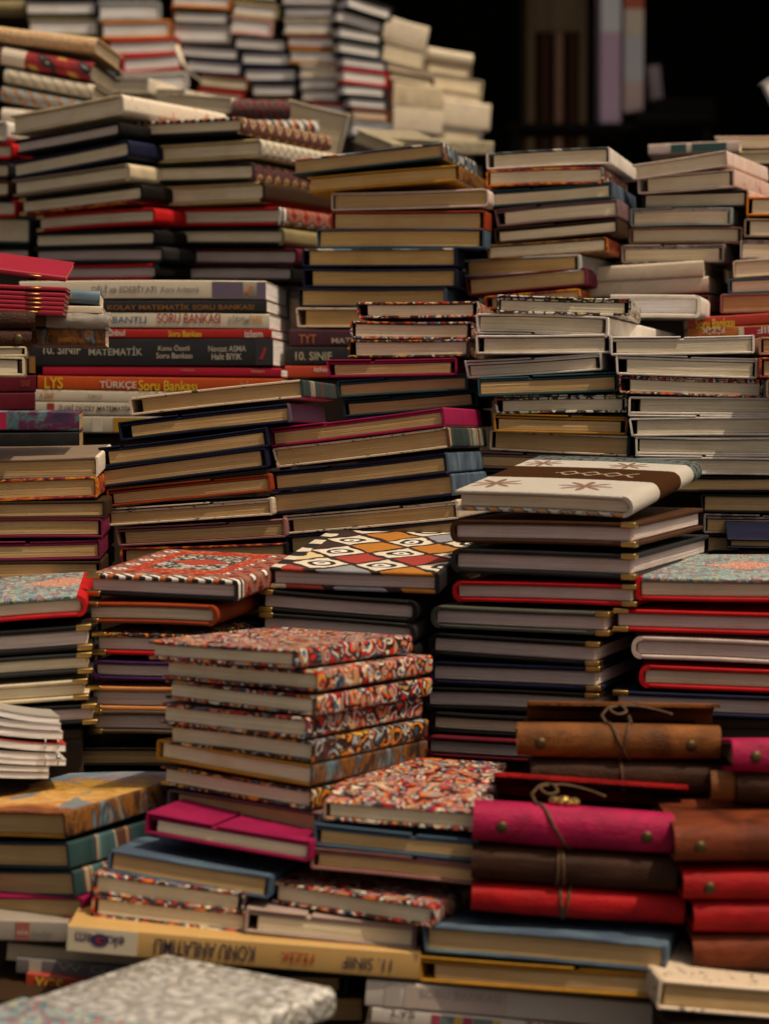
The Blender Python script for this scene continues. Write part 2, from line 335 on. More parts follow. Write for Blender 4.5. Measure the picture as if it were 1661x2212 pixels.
    if key in ('leather_tan', 'leather_brown', 'leather_pink', 'leather_red', 'leather_dark', 'leather_rust'):
        col = {'leather_tan': (.21, .07, .017), 'leather_brown': (.105, .038, .014), 'leather_pink': (.36, .009, .062), 'leather_red': (.36, .006, .009), 'leather_dark': (.04, .013, .006), 'leather_rust': (.16, .032, .011)}[key]
        n1 = s.noise(s.co, 26, 4, .6, .8)[0]; gr = s.voro(s.co, 900)['Distance']; n3 = s.noise(s.vm('MULTIPLY', s.co, (30, 90, 160)), 1, 3, .7)[0]
        dark = .42 if key in ('leather_tan', 'leather_rust', 'leather_brown') else .68
        c = s.mix(s.ramp(n1, [(.35, (0, 0, 0)), (.65, (1, 1, 1))]), tuple(x * dark for x in col), tuple(min(1, x * 1.2) for x in col))
        c = s.mix(s.ramp(n3, [(.62, (0, 0, 0)), (.78, (.4, .4, .4))]), c, tuple(min(1, x * 1.45 + .015) for x in col))
        return s.fin(c, s.mth('ADD', s.mth('MULTIPLY', n1, .25), .42), s.mth('ADD', s.mth('MULTIPLY', gr, .7), s.mth('ADD', s.mth('MULTIPLY', n1, 2.5), s.mth('MULTIPLY', n3, 1.2))), .55, .0014, spec=.18)
    if key == 'brass':
        return s.fin((.5, .33, .12), s.mth('ADD', s.mth('MULTIPLY', fine, .25), .2), fine, .1, .0003, metal=1.0)
    if key == 'old_brass':
        return s.fin((.09, .062, .028), .5, fine, .2, .0004, metal=.8)
    if key == 'wood':
        f = s.noise(s.vm('MULTIPLY', s.co, (3, 40, 40)), 1.0, 5, .6, .6)[0]
        return s.fin(s.ramp(f, [(.3, (.02, .012, .007)), (.7, (.06, .035, .02))]), .75, f, .3, .002)
    if key == 'cabinet_wood':
        f = s.noise(s.vm('MULTIPLY', s.co, (14, 14, 1.2)), 1.0, 5, .6, .6)[0]
        return s.fin(s.ramp(f, [(.3, (.10, .06, .03)), (.7, (.2, .13, .065))]), .6, f, .3, .002)
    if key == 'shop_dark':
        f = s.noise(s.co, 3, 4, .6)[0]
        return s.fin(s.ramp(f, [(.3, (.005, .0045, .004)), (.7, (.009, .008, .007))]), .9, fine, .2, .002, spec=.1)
    if key == 'stone':
        f = s.noise(s.co, 6, 6, .65)[0]
        return s.fin(s.ramp(f, [(.3, (.13, .12, .11)), (.7, (.22, .2, .18))]), .9, f, .4, .004)
    if key == 'plastic_wrap':
        s.b.inputs['Transmission Weight'].default_value = .85; s.b.inputs['IOR'].default_value = 1.2
        n = s.noise(s.co, 90, 3, .6, 1.0)[0]
        return s.fin((.9, .88, .84), .18, n, .5, .003)
    if key == 'steel':
        return s.fin((.5, .48, .45), .35, None, metal=1.0)
    if key == 'cord':
        f = s.noise(s.co, 300, 3, .6)[0]
        return s.fin(s.ramp(f, [(.3, (.045, .02, .008)), (.7, (.10, .046, .017))]), .7, f, .3, .0006)
    raise KeyError(key)

def mat(key):
    if key in MATS: return MATS[key]
    if isinstance(key, tuple):
        s = NT('printed_colour'); n = s.noise(s.co, 60, 3, .6)[0]
        m = s.fin(s.mix(n, tuple(x * .88 for x in key), tuple(min(1, x * 1.1) for x in key)), .42)
    elif key.startswith('pg_'): m = mat_pages(key[3:])
    elif key in PLAIN: m = mat_plain(key)
    else: m = mat_pattern(key)
    MATS[key] = m
    return m

# ------------------------------------------------------------------ geometry helpers
def new_obj(name, me, m, parent=None, seed=0.0):
    o = bpy.data.objects.new(name, me); C.objects.link(o)
    if m is not None:
        me.materials.append(mat(m))
    if parent is not None: o.parent = parent
    o['seed'] = seed
    return o

def box_me(x0, x1, y0, y1, z0, z1, bev=.0005, seg=1, jit=0.0, div=0):
    bm = bmesh.new()
    vs_ = [bm.verts.new(Vector((x, y, z)) + (Vector((rnd.uniform(-jit, jit), rnd.uniform(-jit, jit), rnd.uniform(-jit, jit))) if jit else Vector())) for z in (z0, z1) for y in (y0, y1) for x in (x0, x1)]
    for f in ((0, 2, 3, 1), (4, 5, 7, 6), (0, 1, 5, 4), (2, 6, 7, 3), (0, 4, 6, 2), (1, 3, 7, 5)):
        bm.faces.new([vs_[i] for i in f])
    if bev:
        bev = min(bev, .45 * min(abs(x1 - x0), abs(y1 - y0), abs(z1 - z0)))
        bmesh.ops.bevel(bm, geom=list(bm.edges), offset=bev, segments=seg, profile=.6, affect='EDGES')
    bmesh.ops.recalc_face_normals(bm, faces=bm.faces)
    me = bpy.data.meshes.new('box'); bm.to_mesh(me); bm.free()
    if seg > 1:
        me.shade_smooth()
    return me

def strip_me(path, t, e0, e1, axis, nseg=1, taper=None, smooth=True):
    """a sheet of thickness t: the open 2-D path is the outer face (inner lies on its right), extruded along an axis.
    axis 'y': path=(x,z); axis 'x': path=(y,z)"""
    n = len(path); inner = []
    for i in range(n):
        a = Vector(path[max(0, i - 1)]); b = Vector(path[min(n - 1, i + 1)])
        d = (b - a).normalized(); inner.append((path[i][0] + d.y * t, path[i][1] - d.x * t))
    verts, faces = [], []
    for k in range(nseg + 1):
        e = e0 + (e1 - e0) * k / nseg
        for (p, q) in list(path) + inner:
            if taper: p, q = taper(p, q, k / nseg)
            verts.append((p, e, q) if axis == 'y' else (e, p, q))
    m = 2 * n
    for k in range(nseg):
        o, o2 = k * m, (k + 1) * m
        for i in range(n - 1):
            faces.append((o + i, o + i + 1, o2 + i + 1, o2 + i)); faces.append((o + n + i + 1, o + n + i, o2 + n + i, o2 + n + i + 1))
        faces.append((o, o2, o2 + n, o + n)); faces.append((o + n - 1, o + 2 * n - 1, o2 + 2 * n - 1, o2 + n - 1))
    for o in (0, nseg * m):
        for i in range(n - 1): faces.append((o + i, o + n + i, o + n + i + 1, o + i + 1))
    me = bpy.data.meshes.new('sheet'); me.from_pydata(verts, [], faces)
    bm = bmesh.new(); bm.from_mesh(me); bmesh.ops.recalc_face_normals(bm, faces=bm.faces); bm.to_mesh(me); bm.free()
    if smooth: me.shade_auto_smooth() if hasattr(me, 'shade_auto_smooth') else None
    for p in me.polygons: p.use_smooth = smooth
    if smooth: me.set_sharp_from_angle(angle=R(40))
    return me

def tube_me(pts, rad, sides=6, closed=False, flat=1.0):
    pts = [Vector(p) for p in pts]; n = len(pts); verts, faces = [], []
    prev = None
    for i, p in enumerate(pts):
        a = pts[(i - 1) % n] if closed or i > 0 else p; b = pts[(i + 1) % n] if closed or i < n - 1 else p
        d = (b - a).normalized()
        u = d.cross(Vector((0, 0, 1)))
        if u.length < .1: u = d.cross(Vector((1, 0, 0)))
        u.normalize()
        if prev is not None and u.dot(prev) < 0: u = -u
        prev = u; w = d.cross(u)
        for k in range(sides):
            an = 2 * math.pi * k / sides
            verts.append(p + u * math.cos(an) * rad + w * math.sin(an) * rad * flat)
    m = n if closed else n - 1
    for i in range(m):
        j = (i + 1) % n
        for k in range(sides):
            k2 = (k + 1) % sides
            faces.append((i * sides + k, i * sides + k2, j * sides + k2, j * sides + k))
    if not closed:
        faces.append(tuple(range(sides))[::-1]); faces.append(tuple((n - 1) * sides + k for k in range(sides)))
    me = bpy.data.meshes.new('tube'); me.from_pydata([tuple(v) for v in verts], [], faces)
    for p in me.polygons: p.use_smooth = True
    return me

def smooth_pts(ctrl, n=8):
    out = []; c = [Vector(p) for p in ctrl]
    for i in range(len(c) - 1):
        p0, p1, p2, p3 = c[max(0, i - 1)], c[i], c[i + 1], c[min(len(c) - 1, i + 2)]
        for k in range(n):
            t = k / n
            out.append(.5 * ((2 * p1) + (-p0 + p2) * t + (2 * p0 - 5 * p1 + 4 * p2 - p3) * t * t + (-p0 + 3 * p1 - 3 * p2 + p3) * t ** 3))
    out.append(c[-1]); return out

def arc(cx, cy, r, a0, a1, n=5):
    return [(cx + r * math.cos(R(a0 + (a1 - a0) * i / n)), cy + r * math.sin(R(a0 + (a1 - a0) * i / n))) for i in range(n + 1)]

def dome_me(r, h, seg=12):
    verts, faces = [], []
    for j, (rr, hh) in enumerate(((1, 0), (.95, .5), (.6, .9), (.25, 1.0))):
        for k in range(seg): a = 2 * math.pi * k / seg; verts.append((rr * r * math.cos(a), -hh * h, rr * r * math.sin(a)))
    for j in range(3):
        for k in range(seg): k2 = (k + 1) % seg; faces.append((j * seg + k, j * seg + k2, (j + 1) * seg + k2, (j + 1) * seg + k))
    faces.append(tuple(3 * seg + k for k in range(seg)))
    me = bpy.data.meshes.new('dome'); me.from_pydata(verts, [], faces)
    for p in me.polygons: p.use_smooth = True
    return me

# ------------------------------------------------------------------ photo measurements -> places in the stall
TX = {'A': 0.0, 'B': 540.16, 'C': 1066.8}; TY = {'0': 0.0, '1': 540.16, '2': 1080.3, '3': 1618.3}; ZK = 0.35773
FWD = Vector((0, math.cos(PITCH), -math.sin(PITCH))); UPV = Vector((0, math.sin(PITCH), math.cos(PITCH)))
CAMP = Vector((0, 0, EYE))
def to_u(tile, x, y): return TX[tile[0]] + x * ZK, TY[tile[1]] + y * ZK
def ray(tile, x, y):
    ux, uy = to_u(tile, x, y)
    return FWD + Vector((1, 0, 0)) * ((ux - 830.5) / FPX) + UPV * ((1106.0 - uy) / FPX)
def at_depth(tile, x, y, D):
    d = ray(tile, x, y); return CAMP + d * (D / d.y)
def on_plane(tile, x, y, P, nrm):
    d = ray(tile, x, y); return CAMP + d * ((P - CAMP).dot(nrm) / d.dot(nrm))

def pose(tile, xl, yl, xr, yr, th, D, yaw, pitch):
    """frame of a book from the two upper corners of the face that looks at the camera"""
    a = R(yaw); nrm = Vector((-math.sin(a), -math.cos(a), 0))
    if yaw > 0:
        TR = at_depth(tile, xr, yr, D); TL = on_plane(tile, xl, yl, TR, nrm)
    else:
        TL = at_depth(tile, xl, yl, D); TR = on_plane(tile, xr, yr, TL, nrm)
    u = (TR - TL); W = u.length; u.normalize()
    v = Vector((math.sin(a), math.cos(a), 0)) * math.cos(R(pitch)) + Vector((0, 0, math.sin(R(pitch))))
    v = (v - u * v.dot(u)).normalized(); w = u.cross(v)
    T = th * ZK * TL.y / FPX
    O = TL - w * T
    M = Matrix(((u.x, v.x, w.x, O.x), (u.y, v.y, w.y, O.y), (u.z, v.z, w.z, O.z), (0, 0, 0, 1)))
    return M, W, T

ORD = ['topmost', 'second', 'third', 'fourth', 'fifth', 'sixth', 'seventh', 'eighth', 'ninth', 'tenth', 'eleventh', 'twelfth', 'thirteenth', 'fourteenth']
CW = {'cream_ink': 'cream ink-printed', 'mandala': 'red mandala-print', 'mandala_dark': 'dark mandala-print', 'doodle': 'black-and-white doodle', 'teal_stripe': 'teal striped',
      'flame': 'flame-patterned', 'brown_marble': 'brown marbled', 'city': 'dark city-print', 'floral_pink': 'pink floral', 'floral_cream': 'cream floral', 'galaxy': 'purple galaxy-print',
      'orange_painting': 'orange painting-print', 'blue_wash': 'blue painted', 'kilim_red': 'red kilim', 'star_fabric': 'brown-and-white fabric', 'eye_weave': 'eye-patterned woven',
      'carpet_blue': 'blue carpet-pattern', 'silver_brocade': 'silver brocade', 'worn_cream': 'worn cream', 'grey_print': 'grey printed', 'paint': 'dark painted'}
def colour_word(k): return CW.get(k, k.replace('_', ' ') if isinstance(k, str) else 'printed')

def thing(name, label, cat, M, group=None):
    o = bpy.data.objects.new(name, None); C.objects.link(o); o.empty_display_size = .02
    o.matrix_world = M; o['label'] = label; o['category'] = cat
    if group: o['group'] = group
    return o

# ------------------------------------------------------------------ books
def warp_book(root, W, T, amp, tw):
    """boards and pages bow a little along the width, and twist a hair towards the back"""
    def all_children(o):
        for c in o.children:
            yield c
            yield from all_children(c)
    for c in list(all_children(root)):
        me = c.data; bm = bmesh.new(); bm.from_mesh(me)
        xs = [v.co.x for v in bm.verts]
        if max(xs) - min(xs) > W * .25 and len(bm.verts) < 400 and c.name.split('.')[0] != 'lettering':
            for k in range(1, 7):
                x = W * k / 7
                if min(xs) + .002 < x < max(xs) - .002:
                    bmesh.ops.bisect_plane(bm, geom=bm.verts[:] + bm.edges[:] + bm.faces[:], plane_co=(x, 0, 0), plane_no=(1, 0, 0))
        for v in bm.verts:
            k = min(1.0, max(0.0, v.co.x / W))
            up = v.co.z / T if T else 0
            v.co.z += amp * math.sin(math.pi * k) * (1.0 if amp > 0 else .4 + .6 * up) + tw * (v.co.x / W - .5) * v.co.y
        bm.to_mesh(me); bm.free()

def arc_spine(W, T, r, ct, side, L, yo=0.0):
    pth = [(W - r, T)] + arc(W - r, T - r, r, 90, 0, 5)[1:] + arc(W - r, r, r, 0, -90, 5)
    if side == 'L':
        pth = [(W - p, q) for p, q in pth][::-1]
    return strip_me(pth, ct, yo, L - yo, 'y')

def head_book(root, W, T, L, cover, pages, seed, s='R', sp=None, flap=True, fl=None, r=None, ct=None, br='', round_=False, rib=None, top=None, bot=None, gap=None, inset=None, puff=0.0):
    """a bound book seen at its head: boards, spine at one side, page block; flap notebooks also close the fore-edge"""
    ct = ct or (.0021 if not round_ else .0038); ct = min(ct, T * .19)
    r = r or (ct * 1.15 if not round_ else min(T * .42, .0075))
    r = min(r, T * .49); sp = sp or cover
    inset = inset or (.0022 if not round_ else .003)
    fr = ct * 1.1 if flap else 0.0                       # space taken by the fore-edge flap
    mx = (lambda a, b: (a, b)) if s == 'R' else (lambda a, b: (W - b, W - a))
    bev, seg = (.0005, 1) if not round_ else (.0012, 2)
    if puff: bev, seg = puff, 3
    ttop, tbot = T, 0.0
    if fl:                                               # the flap is folded over one board: an outer layer in two lengths
        face, fr_x = fl; t2 = ct * .75
        z0, z1 = (T - t2, T) if face == 't' else (0, t2)
        xa, xb = mx(0.0, W * fr_x - .0015)
        new_obj('flap', box_me(xa, xb, 0, L, z0, z1, .0005), cover, root, seed)
        xa, xb = mx(W * fr_x + .0015, W - r)
        zz = .0007
        new_obj('front_cover' if face == 't' else 'back_cover', box_me(xa, xb, .001, L - .001, z0 + (zz if face == 'b' else -zz), z1 + (zz if face == 'b' else -zz), .0005), sp if s == 'R' and rib else cover, root, seed)
        if face == 't': ttop = T - t2 - .0009
        else: tbot = t2 + .0009
    xa, xb = mx(fr, W - r)
    fco = new_obj('front_cover', box_me(xa, xb, 0 if not fl or fl[0] != 't' else .0015, L, ttop - ct, ttop, bev, seg), top or cover, root, seed)
    bco = new_obj('back_cover', box_me(xa, xb, 0 if not fl or fl[0] != 'b' else .0015, L, tbot, tbot + ct, bev, seg), bot or cover, root, seed)
    new_obj('spine', arc_spine(W, T, r, ct, s, L), sp, root, seed)
    if flap:
        a = ct * 1.15; dx = rnd.uniform(-.0015, .003)
        pth = [(W - a, T)] + arc(W - a, T - a, a, 90, 0, 3)[1:] + arc(W - a, a, a, 0, -90, 3)
        pth = [(W - p, q) for p, q in pth][::-1] if s == 'R' else pth
        sg = 1 if s == 'R' else -1
        pth = [(p + sg * max(0.0, dx) * (1 - q / T), q) for p, q in pth]
        new_obj('fore_edge_flap', strip_me(pth, ct * .9, 0, L, 'y'), cover, root, seed)
    g = gap if gap is not None else (rnd.choice((.0012, .002, .003, .006, .009)) if flap else .0035)
    if round_ and not flap: g = .0035
    sg2 = rnd.choice((0.0, 0.0, .0006, .0012)) if not round_ else 0
    xa, xb = mx(g + fr, W - ct - .0006 - sg2 * 3)
    pb = new_obj('page_block', box_me(xa, xb, inset, L - inset, tbot + ct + .0001, ttop - ct - .0001 - sg2 * .5, .0005 if not round_ else .0012, 1, .0003), 'pg_' + pages, root, seed)
    for c in br:                                         # brass corner guards on the fore-edge corners: l or r side
        bl = .0115
        for (z0, z1, par) in ((ttop - ct, ttop, fco), (tbot, tbot + ct, bco)):
            x0, x1 = (-.0006, bl) if c == 'l' else (W - bl, W + .0006)
            new_obj('corner_guard', box_me(x0, x1, -.0006, bl * .8, z0 - .0005, z1 + .0005, .0009, 2), 'brass', par, seed)
    return root

def spine_book(root, W, T, L, cover, pages, seed, r=None, ct=.0009, bands=(), text=(), round_=False, sp=None, emblem=(), wrap=False):
    """a book whose spine looks at the camera; bands = (xa,xb,colour) fractions; text = (string, xa, xb, za, zb, colour, flip)"""
    if round_: ct = .0026
    r = r or (.0014 if not round_ else T * .46)
    r = min(r, T * .48)
    pth = [(r, 0)] + [(p, q) for p, q in arc(r, r, r, -90, -180, 4)][1:] + arc(r, T - r, r, 180, 90, 4)
    pth = [(p, q) for p, q in pth]
    spo = new_obj('spine', strip_me(pth, ct, 0, W, 'x', 8), sp or cover, root, seed)
    bev, seg = (.0003, 1) if not round_ else (.001, 2)
    new_obj('front_cover', box_me(0, W, r, L, T - ct, T, bev, seg), cover, root, seed)
    new_obj('back_cover', box_me(0, W, r, L, 0, ct, bev, seg), cover, root, seed)
    ins = .0 if not round_ else .004
    new_obj('page_block', box_me(.0006 + ins, W - .0006 - ins, r * .7 + ct, L - .001 - ins, ct + .0001, T - ct - .0001, .0004), 'pg_' + pages, root, seed)
    for (xa, xb, col) in bands:
        new_obj('spine_band', box_me(xa * W, xb * W, -.0004, .0004, r * .9, T - r * .9, 0), col, spo, seed)
    for (xa, xb, za, zb, col, shape) in emblem:
        n = 20 if shape == 'oval' else 4
        pts = [(math.cos(2 * math.pi * (k + .5) / n), math.sin(2 * math.pi * (k + .5) / n)) for k in range(n)]
        if shape == 'slash': pts = [(-1, -.8), (-.2, -.9), (1, .7), (.4, .9)]
        me = bpy.data.meshes.new('emblem')
        vv = [((xa + (xb - xa) * (px * .5 + .5)) * W, yy, (za + (zb - za) * (pz * .5 + .5)) * T) for yy in (-.0008, -.0003) for px, pz in pts]
        n = len(pts)
        me.from_pydata(vv, [], [tuple(range(n))[::-1], tuple(range(n, 2 * n))] + [(k, (k + 1) % n, n + (k + 1) % n, n + k) for k in range(n)])
        new_obj('emblem', me, col, spo, seed)
    if wrap:
        pw = [(.09, -.001), (.004, -.002)] + arc(T * .5 - .002, T * .5, T * .56, -100, -260, 8) + [(.02, T + .003), (.09, T + .002)]
        new_obj('plastic_wrap', strip_me([(p, q) for p, q in pw], .0004, W * .3, W * 1.005, 'x', 8, lambda p, q, k: (p + rnd.uniform(-.0008, .0008), q + rnd.uniform(-.0008, .0008))), 'plastic_wrap', root, seed)
    for t in text: lettering(spo, W, T, seed, *t)
    return root

def lettering(root, W, T, seed, string, xa, xb, za, zb, col, flip=False, bold=.012, y=-.0007):
    cu = bpy.data.curves.new('lettering', 'FONT'); cu.body = string; cu.offset = bold; cu.resolution_u = 3; cu.extrude = .0
    tmp = bpy.data.objects.new('lettering_tmp', cu); C.objects.link(tmp)
    dg = bpy.context.evaluated_depsgraph_get(); dg.update()
    me = bpy.data.meshes.new_from_object(tmp.evaluated_get(dg))
    bpy.data.objects.remove(tmp); bpy.data.curves.remove(cu)
    xs = [v.co.x for v in me.vertices]; ys = [v.co.y for v in me.vertices]
    x0, x1, y0, y1 = min(xs), max(xs), min(ys), max(ys)
    for v in me.vertices:
        fx = (v.co.x - x0) / (x1 - x0); fy = (v.co.y - y0) / (y1 - y0)
        if flip: fx, fy = 1 - fx, 1 - fy
        v.co = ((xa + (xb - xa) * fx) * W, y, (za + (zb - za) * fy) * T)
    me.materials.clear()
    return new_obj('lettering', me, col, root, seed)

def leather_book(root, W, T, L, cover, seed, rivets=(.12, .85), cord=None, flap=None, pages='tan', charm=False, tab=False, open_top=False):
    r = T * .44; t = .003
    rr = lambda p, q, k: (p, q)
    def puff(p, q, k):
        b = math.sin(math.pi * k); return p - .0012 * b + rnd.uniform(-.0003, .0003), q + (q / T - .5) * .0015 * b
    pth = [(L, 0), (L * .5, 0), (r, 0)] + arc(r, r, r, -90, -180, 6)[1:] + arc(r, T - r, r, 180, 90, 6) + ([(L * .5, T), (L, T)] if not open_top else [(r + .006, T - .0004), (r + .013, T - .0012)])
    cvo = new_obj('cover', strip_me(pth, t, 0, W, 'x', 8, puff), cover, root, seed)
    new_obj('page_block', box_me(.006, W - .006, .012, L - .004, t + .0012, (T - t - .0012) * (.55 if open_top else 1), .002, 2), 'leather_dark' if open_top else 'pg_' + pages, root, seed)  # open wraps: block coloured dark to paint the shaded hollow under the flap
    for f in rivets:
        o = new_obj('rivet', dome_me(.0042, .0024), 'old_brass', cvo, seed); o.location = (f * W, .0006, T * .46)
    if flap:
        x0, x1, h = flap
        pf = [(L * .98, T * .4), (L * .95, T * .8), (L * .8, T + h * .45), (L * .62, T + h * .85), (L * .5, T + h)]
        new_obj('flap', strip_me(pf[::-1], .0022, x0 * W, x1 * W, 'x', 4), 'leather_red' if cover == 'leather_pink' else cover, root, seed)
    if cord is not None:
        def loop(xf, sl):
            P = [(L * .35, T + .0016), (r * .8, T + .0016)] + arc(r, T - r, r + .0018, 95, 180, 4) + arc(r, r, r + .0018, 180, 262, 4)
            return [(xf * W + sl * (i / len(P) - .5), p, q) for i, (p, q) in enumerate(P)]
        for xf, sl in cord:
            new_obj('cord', tube_me(loop(xf, sl), .0013, 6, False, .7), 'cord', root, seed)
        xf, sl = cord[0]
        xk = xf * W - sl * .5
        kn = smooth_pts([(xk, L * .35, T + .0016), (xk + .006, L * .4, T + .007), (xk + .014, L * .4, T + .008), (xk + .017, L * .32, T + .005), (xk + .01, L * .28, T + .004), (xk + .006, L * .36, T + .007), (xk + .022, L * .46, T + .007), (xk + .038, L * .44, T + .005), (xk + .05, L * .36, T + .003)], 5)
        new_obj('knot', tube_me(kn, .0013, 6, False, .8), 'cord', root, seed)
    if charm:
        bm = bmesh.new()
        for k in range(10):
            a = 2 * math.pi * k / 10
            bmesh.ops.create_uvsphere(bm, u_segments=6, v_segments=4, radius=.0028, matrix=Matrix.Translation((.45 * W + math.cos(a) * .008, L * .14 + math.sin(a) * .004, T + .003)))
        bmesh.ops.create_uvsphere(bm, u_segments=8, v_segments=5, radius=.004, matrix=Matrix.Translation((.45 * W, L * .14, T + .003)))
        me = bpy.data.meshes.new('charm'); bm.to_mesh(me); bm.free()
        new_obj('charm', me, 'brass', root, seed)
    if tab:
        P = arc(0, 0, .009, 100, 260, 6)
        o = new_obj('tab', strip_me([(p * .8, q) for p, q in P], .002, 0, .016, 'x'), 'leather_tan', root, seed); o.location = (-.017, .012, T * .5)

def booklet(root, W, T, L, cover, seed, bend, pages='white', wire=False):
    """a thin stapled or wire-bound booklet that bends down along its width"""
    n = 10; f = lambda k: bend * (1 - k) ** 2
    pth = [(W * k / n, T + f(k / n)) for k in range(n + 1)]
    new_obj('cover', strip_me(pth, .0005, 0, L, 'y'), cover, root, seed)
    pth2 = [(W * k / n - .0004, T - .0006 + f(k / n)) for k in range(n + 1)]
    new_obj('page_block', strip_me(pth2, T - .0012, .0006, L - .0006, 'y'), 'pg_' + pages, root, seed)
    if wire:
        for xx in (.8, .92):
            pts = [(xx * W, -.002 + .0035 * math.cos(a), T + .0005 + .0038 * math.sin(a)) for a in [2 * math.pi * k / 10 for k in range(10)]]
            new_obj('wire_loop', tube_me(pts, .0005, 5, True), 'steel', root, seed)

RISERS = []
COUNT = {}
def stack(phrase, tile, D, yaw, L, rows, pitch=0.0, group=None, riser=True, base=None):
    lowest = None
    for i, row in enumerate(rows):
        xl, yl, xr, yr, th, typ, cover, pages = row[:8]
        o = dict(row[8]) if len(row) > 8 else {}
        tl = o.pop('tile', tile); dD = o.pop('dD', 0.0); yw = o.pop('yaw', yaw); LL = o.pop('L', L); pt = o.pop('pitch', pitch); desc = o.pop('d', None); lab = o.pop('label', None)
        M, W, T = pose(tl, xl, yl, xr, yr, th, D + dD, yw, pt)
        seed = rnd.uniform(0, 10)
        kind, cat = {'H': ('flap_notebook', 'notebook'), 'J': ('journal', 'journal'), 'T': ('textbook', 'textbook'), 'S': ('cloth_journal', 'journal'), 'L': ('leather_journal', 'journal'), 'B': ('booklet', 'booklet'), 'K': ('hardback_book', 'book')}[typ]
        if desc is None:
            word = {'H': 'notebook', 'J': 'journal', 'T': 'textbook', 'S': 'journal', 'L': 'leather journal', 'B': 'booklet', 'K': 'hardback'}[typ]
            desc = (colour_word(cover).replace('leather ', '') if typ == 'L' else colour_word(cover)) + ' ' + word
        label = lab or ('%s, %s %s %s' % (desc, ORD[i], 'in' if i == 0 else 'from top in', phrase))
        root = thing(kind, label, cat, M, group or 'books in ' + phrase)
        if typ == 'H': head_book(root, W, T, LL, cover, pages, seed, **o)
        elif typ == 'K': head_book(root, W, T, LL, cover, pages, seed, flap=False, **o)
        elif typ == 'J':
            o.setdefault('round_', True); head_book(root, W, T, LL, cover, pages, seed, flap=False, **o)
        elif typ == 'T': spine_book(root, W, T, LL, cover, pages, seed, **o)
        elif typ == 'S': spine_book(root, W, T, LL, cover, pages, seed, round_=True, **o)
        elif typ == 'L': leather_book(root, W, T, LL, cover, seed, pages=pages, **o)
        elif typ == 'B': booklet(root, W, T, LL, cover, seed, pages=pages, **o)
        if typ in 'HJKTS': warp_book(root, W, T, rnd.choice((-1, 1, -1)) * rnd.uniform(.0002, .0011) * (T / .02), rnd.uniform(-.006, .006))
        if lowest is None or M.translation.z < lowest[0].translation.z: lowest = (M, W, LL)
    if riser:
        M, W, LL = lowest
        RISERS.append((M, W, LL, phrase, base))

# ------------------------------------------------------------------ the place: square, stall table, counter, shop
def struct(name, me, m):
    o = new_obj(name, me, m); o['kind'] = 'structure'; return o
struct('ground', box_me(-60, 60, -60, 60, -.3, 0, 0), 'stone')
TABLE_Z = .76
tb_ = thing('stall_table', 'dark plank stall table carrying the piled books', 'table', Matrix.Translation((0, 2.1, 0)))
for i in range(16):
    y0 = -1.2 + i * .15
    new_obj('plank', box_me(-1.7, 1.7, y0 + .002, y0 + .148, TABLE_Z - .03, TABLE_Z, .002), 'wood', tb_, i * .7)
for x in (-1.6, 1.6):
    for y in (-1.1, 1.1): new_obj('leg', box_me(x - .04, x + .04, y - .04, y + .04, 0, TABLE_Z - .031, .003), 'wood', tb_, 1)
for y in (-1.15, 1.15): new_obj('apron', box_me(-1.55, 1.55, y - .012, y + .012, TABLE_Z - .15, TABLE_Z - .032, .002), 'wood', tb_, 3)

# ------------------------------------------------------------------ helper for printed textbook spines, in photo tile coordinates
def tbk(xl, yl, xr, yr, th, cover, pages, bands=(), text=(), **kw):
    def fx(x): return (x - xl) / (xr - xl)
    def fz(x, y): return 1 - (y - (yl + (yr - yl) * fx(x))) / th
    b = [(fx(a), fx(c), col) for a, c, col in bands]
    t = []
    for it in text:
        string, x0, x1, y0, y1, col = it[:6]; xm = (x0 + x1) / 2
        t.append((string, fx(x0), fx(x1), fz(xm, y1), fz(xm, y0), col) + tuple(it[6:]))
    em = []
    for (x0, x1, y0, y1, col, shape) in kw.pop('emblem', ()):
        xm = (x0 + x1) / 2; em.append((fx(x0), fx(x1), fz(xm, y1), fz(xm, y0), col, shape))
    return (xl, yl, xr, yr, th, 'T', cover, pages, dict(bands=b, text=t, emblem=em, **kw))

GREY_T, WHITE_T, YEL_T, BLK_T, RED_T = (.22, .21, .2), (.62, .57, .5), (.7, .48, .04), (.02, .02, .02), (.5, .05, .02)
LCREAM, LPURP, LBLK, LRED, LPINK, LORG = (.6, .53, .42), (.13, .1, .16), (.016, .016, .018), (.42, .016, .014), (.42, .006, .03), (.5, .07, .014)

# ---- upper left, seen above eye level
stack('the tilted stack at upper left', 'A0', 2.6, 33, .2, [
    (62, 695, 745, 563, 118, 'J', 'cream', 'cream', dict(sp='floral_cream', d='thick cream cloth journal', L=.21)),
    (90, 845, 725, 725, 92, 'J', 'black', 'mauve', {}),
    (70, 975, 782, 838, 108, 'J', 'navy', 'cream', {}),
    (75, 1085, 785, 982, 104, 'J', 'brown_grey', 'cream', dict(sp='cream')),
    (120, 1200, 862, 1108, 100, 'J', 'black', 'cream', dict(bot='flame', sp='black', br='l')),
    (225, 1303, 940, 1252, 96, 'J', 'red', 'pale', dict(br='l')),
    (205, 1405, 942, 1383, 98, 'J', 'black', 'cream', {}),
    (210, 1500, 990, 1488, 96, 'J', 'charcoal', 'mauve', {}),
    (222, 1600, 952, 1592, 92, 'J', 'red', 'mauve', dict(sp='black')),
], pitch=0)
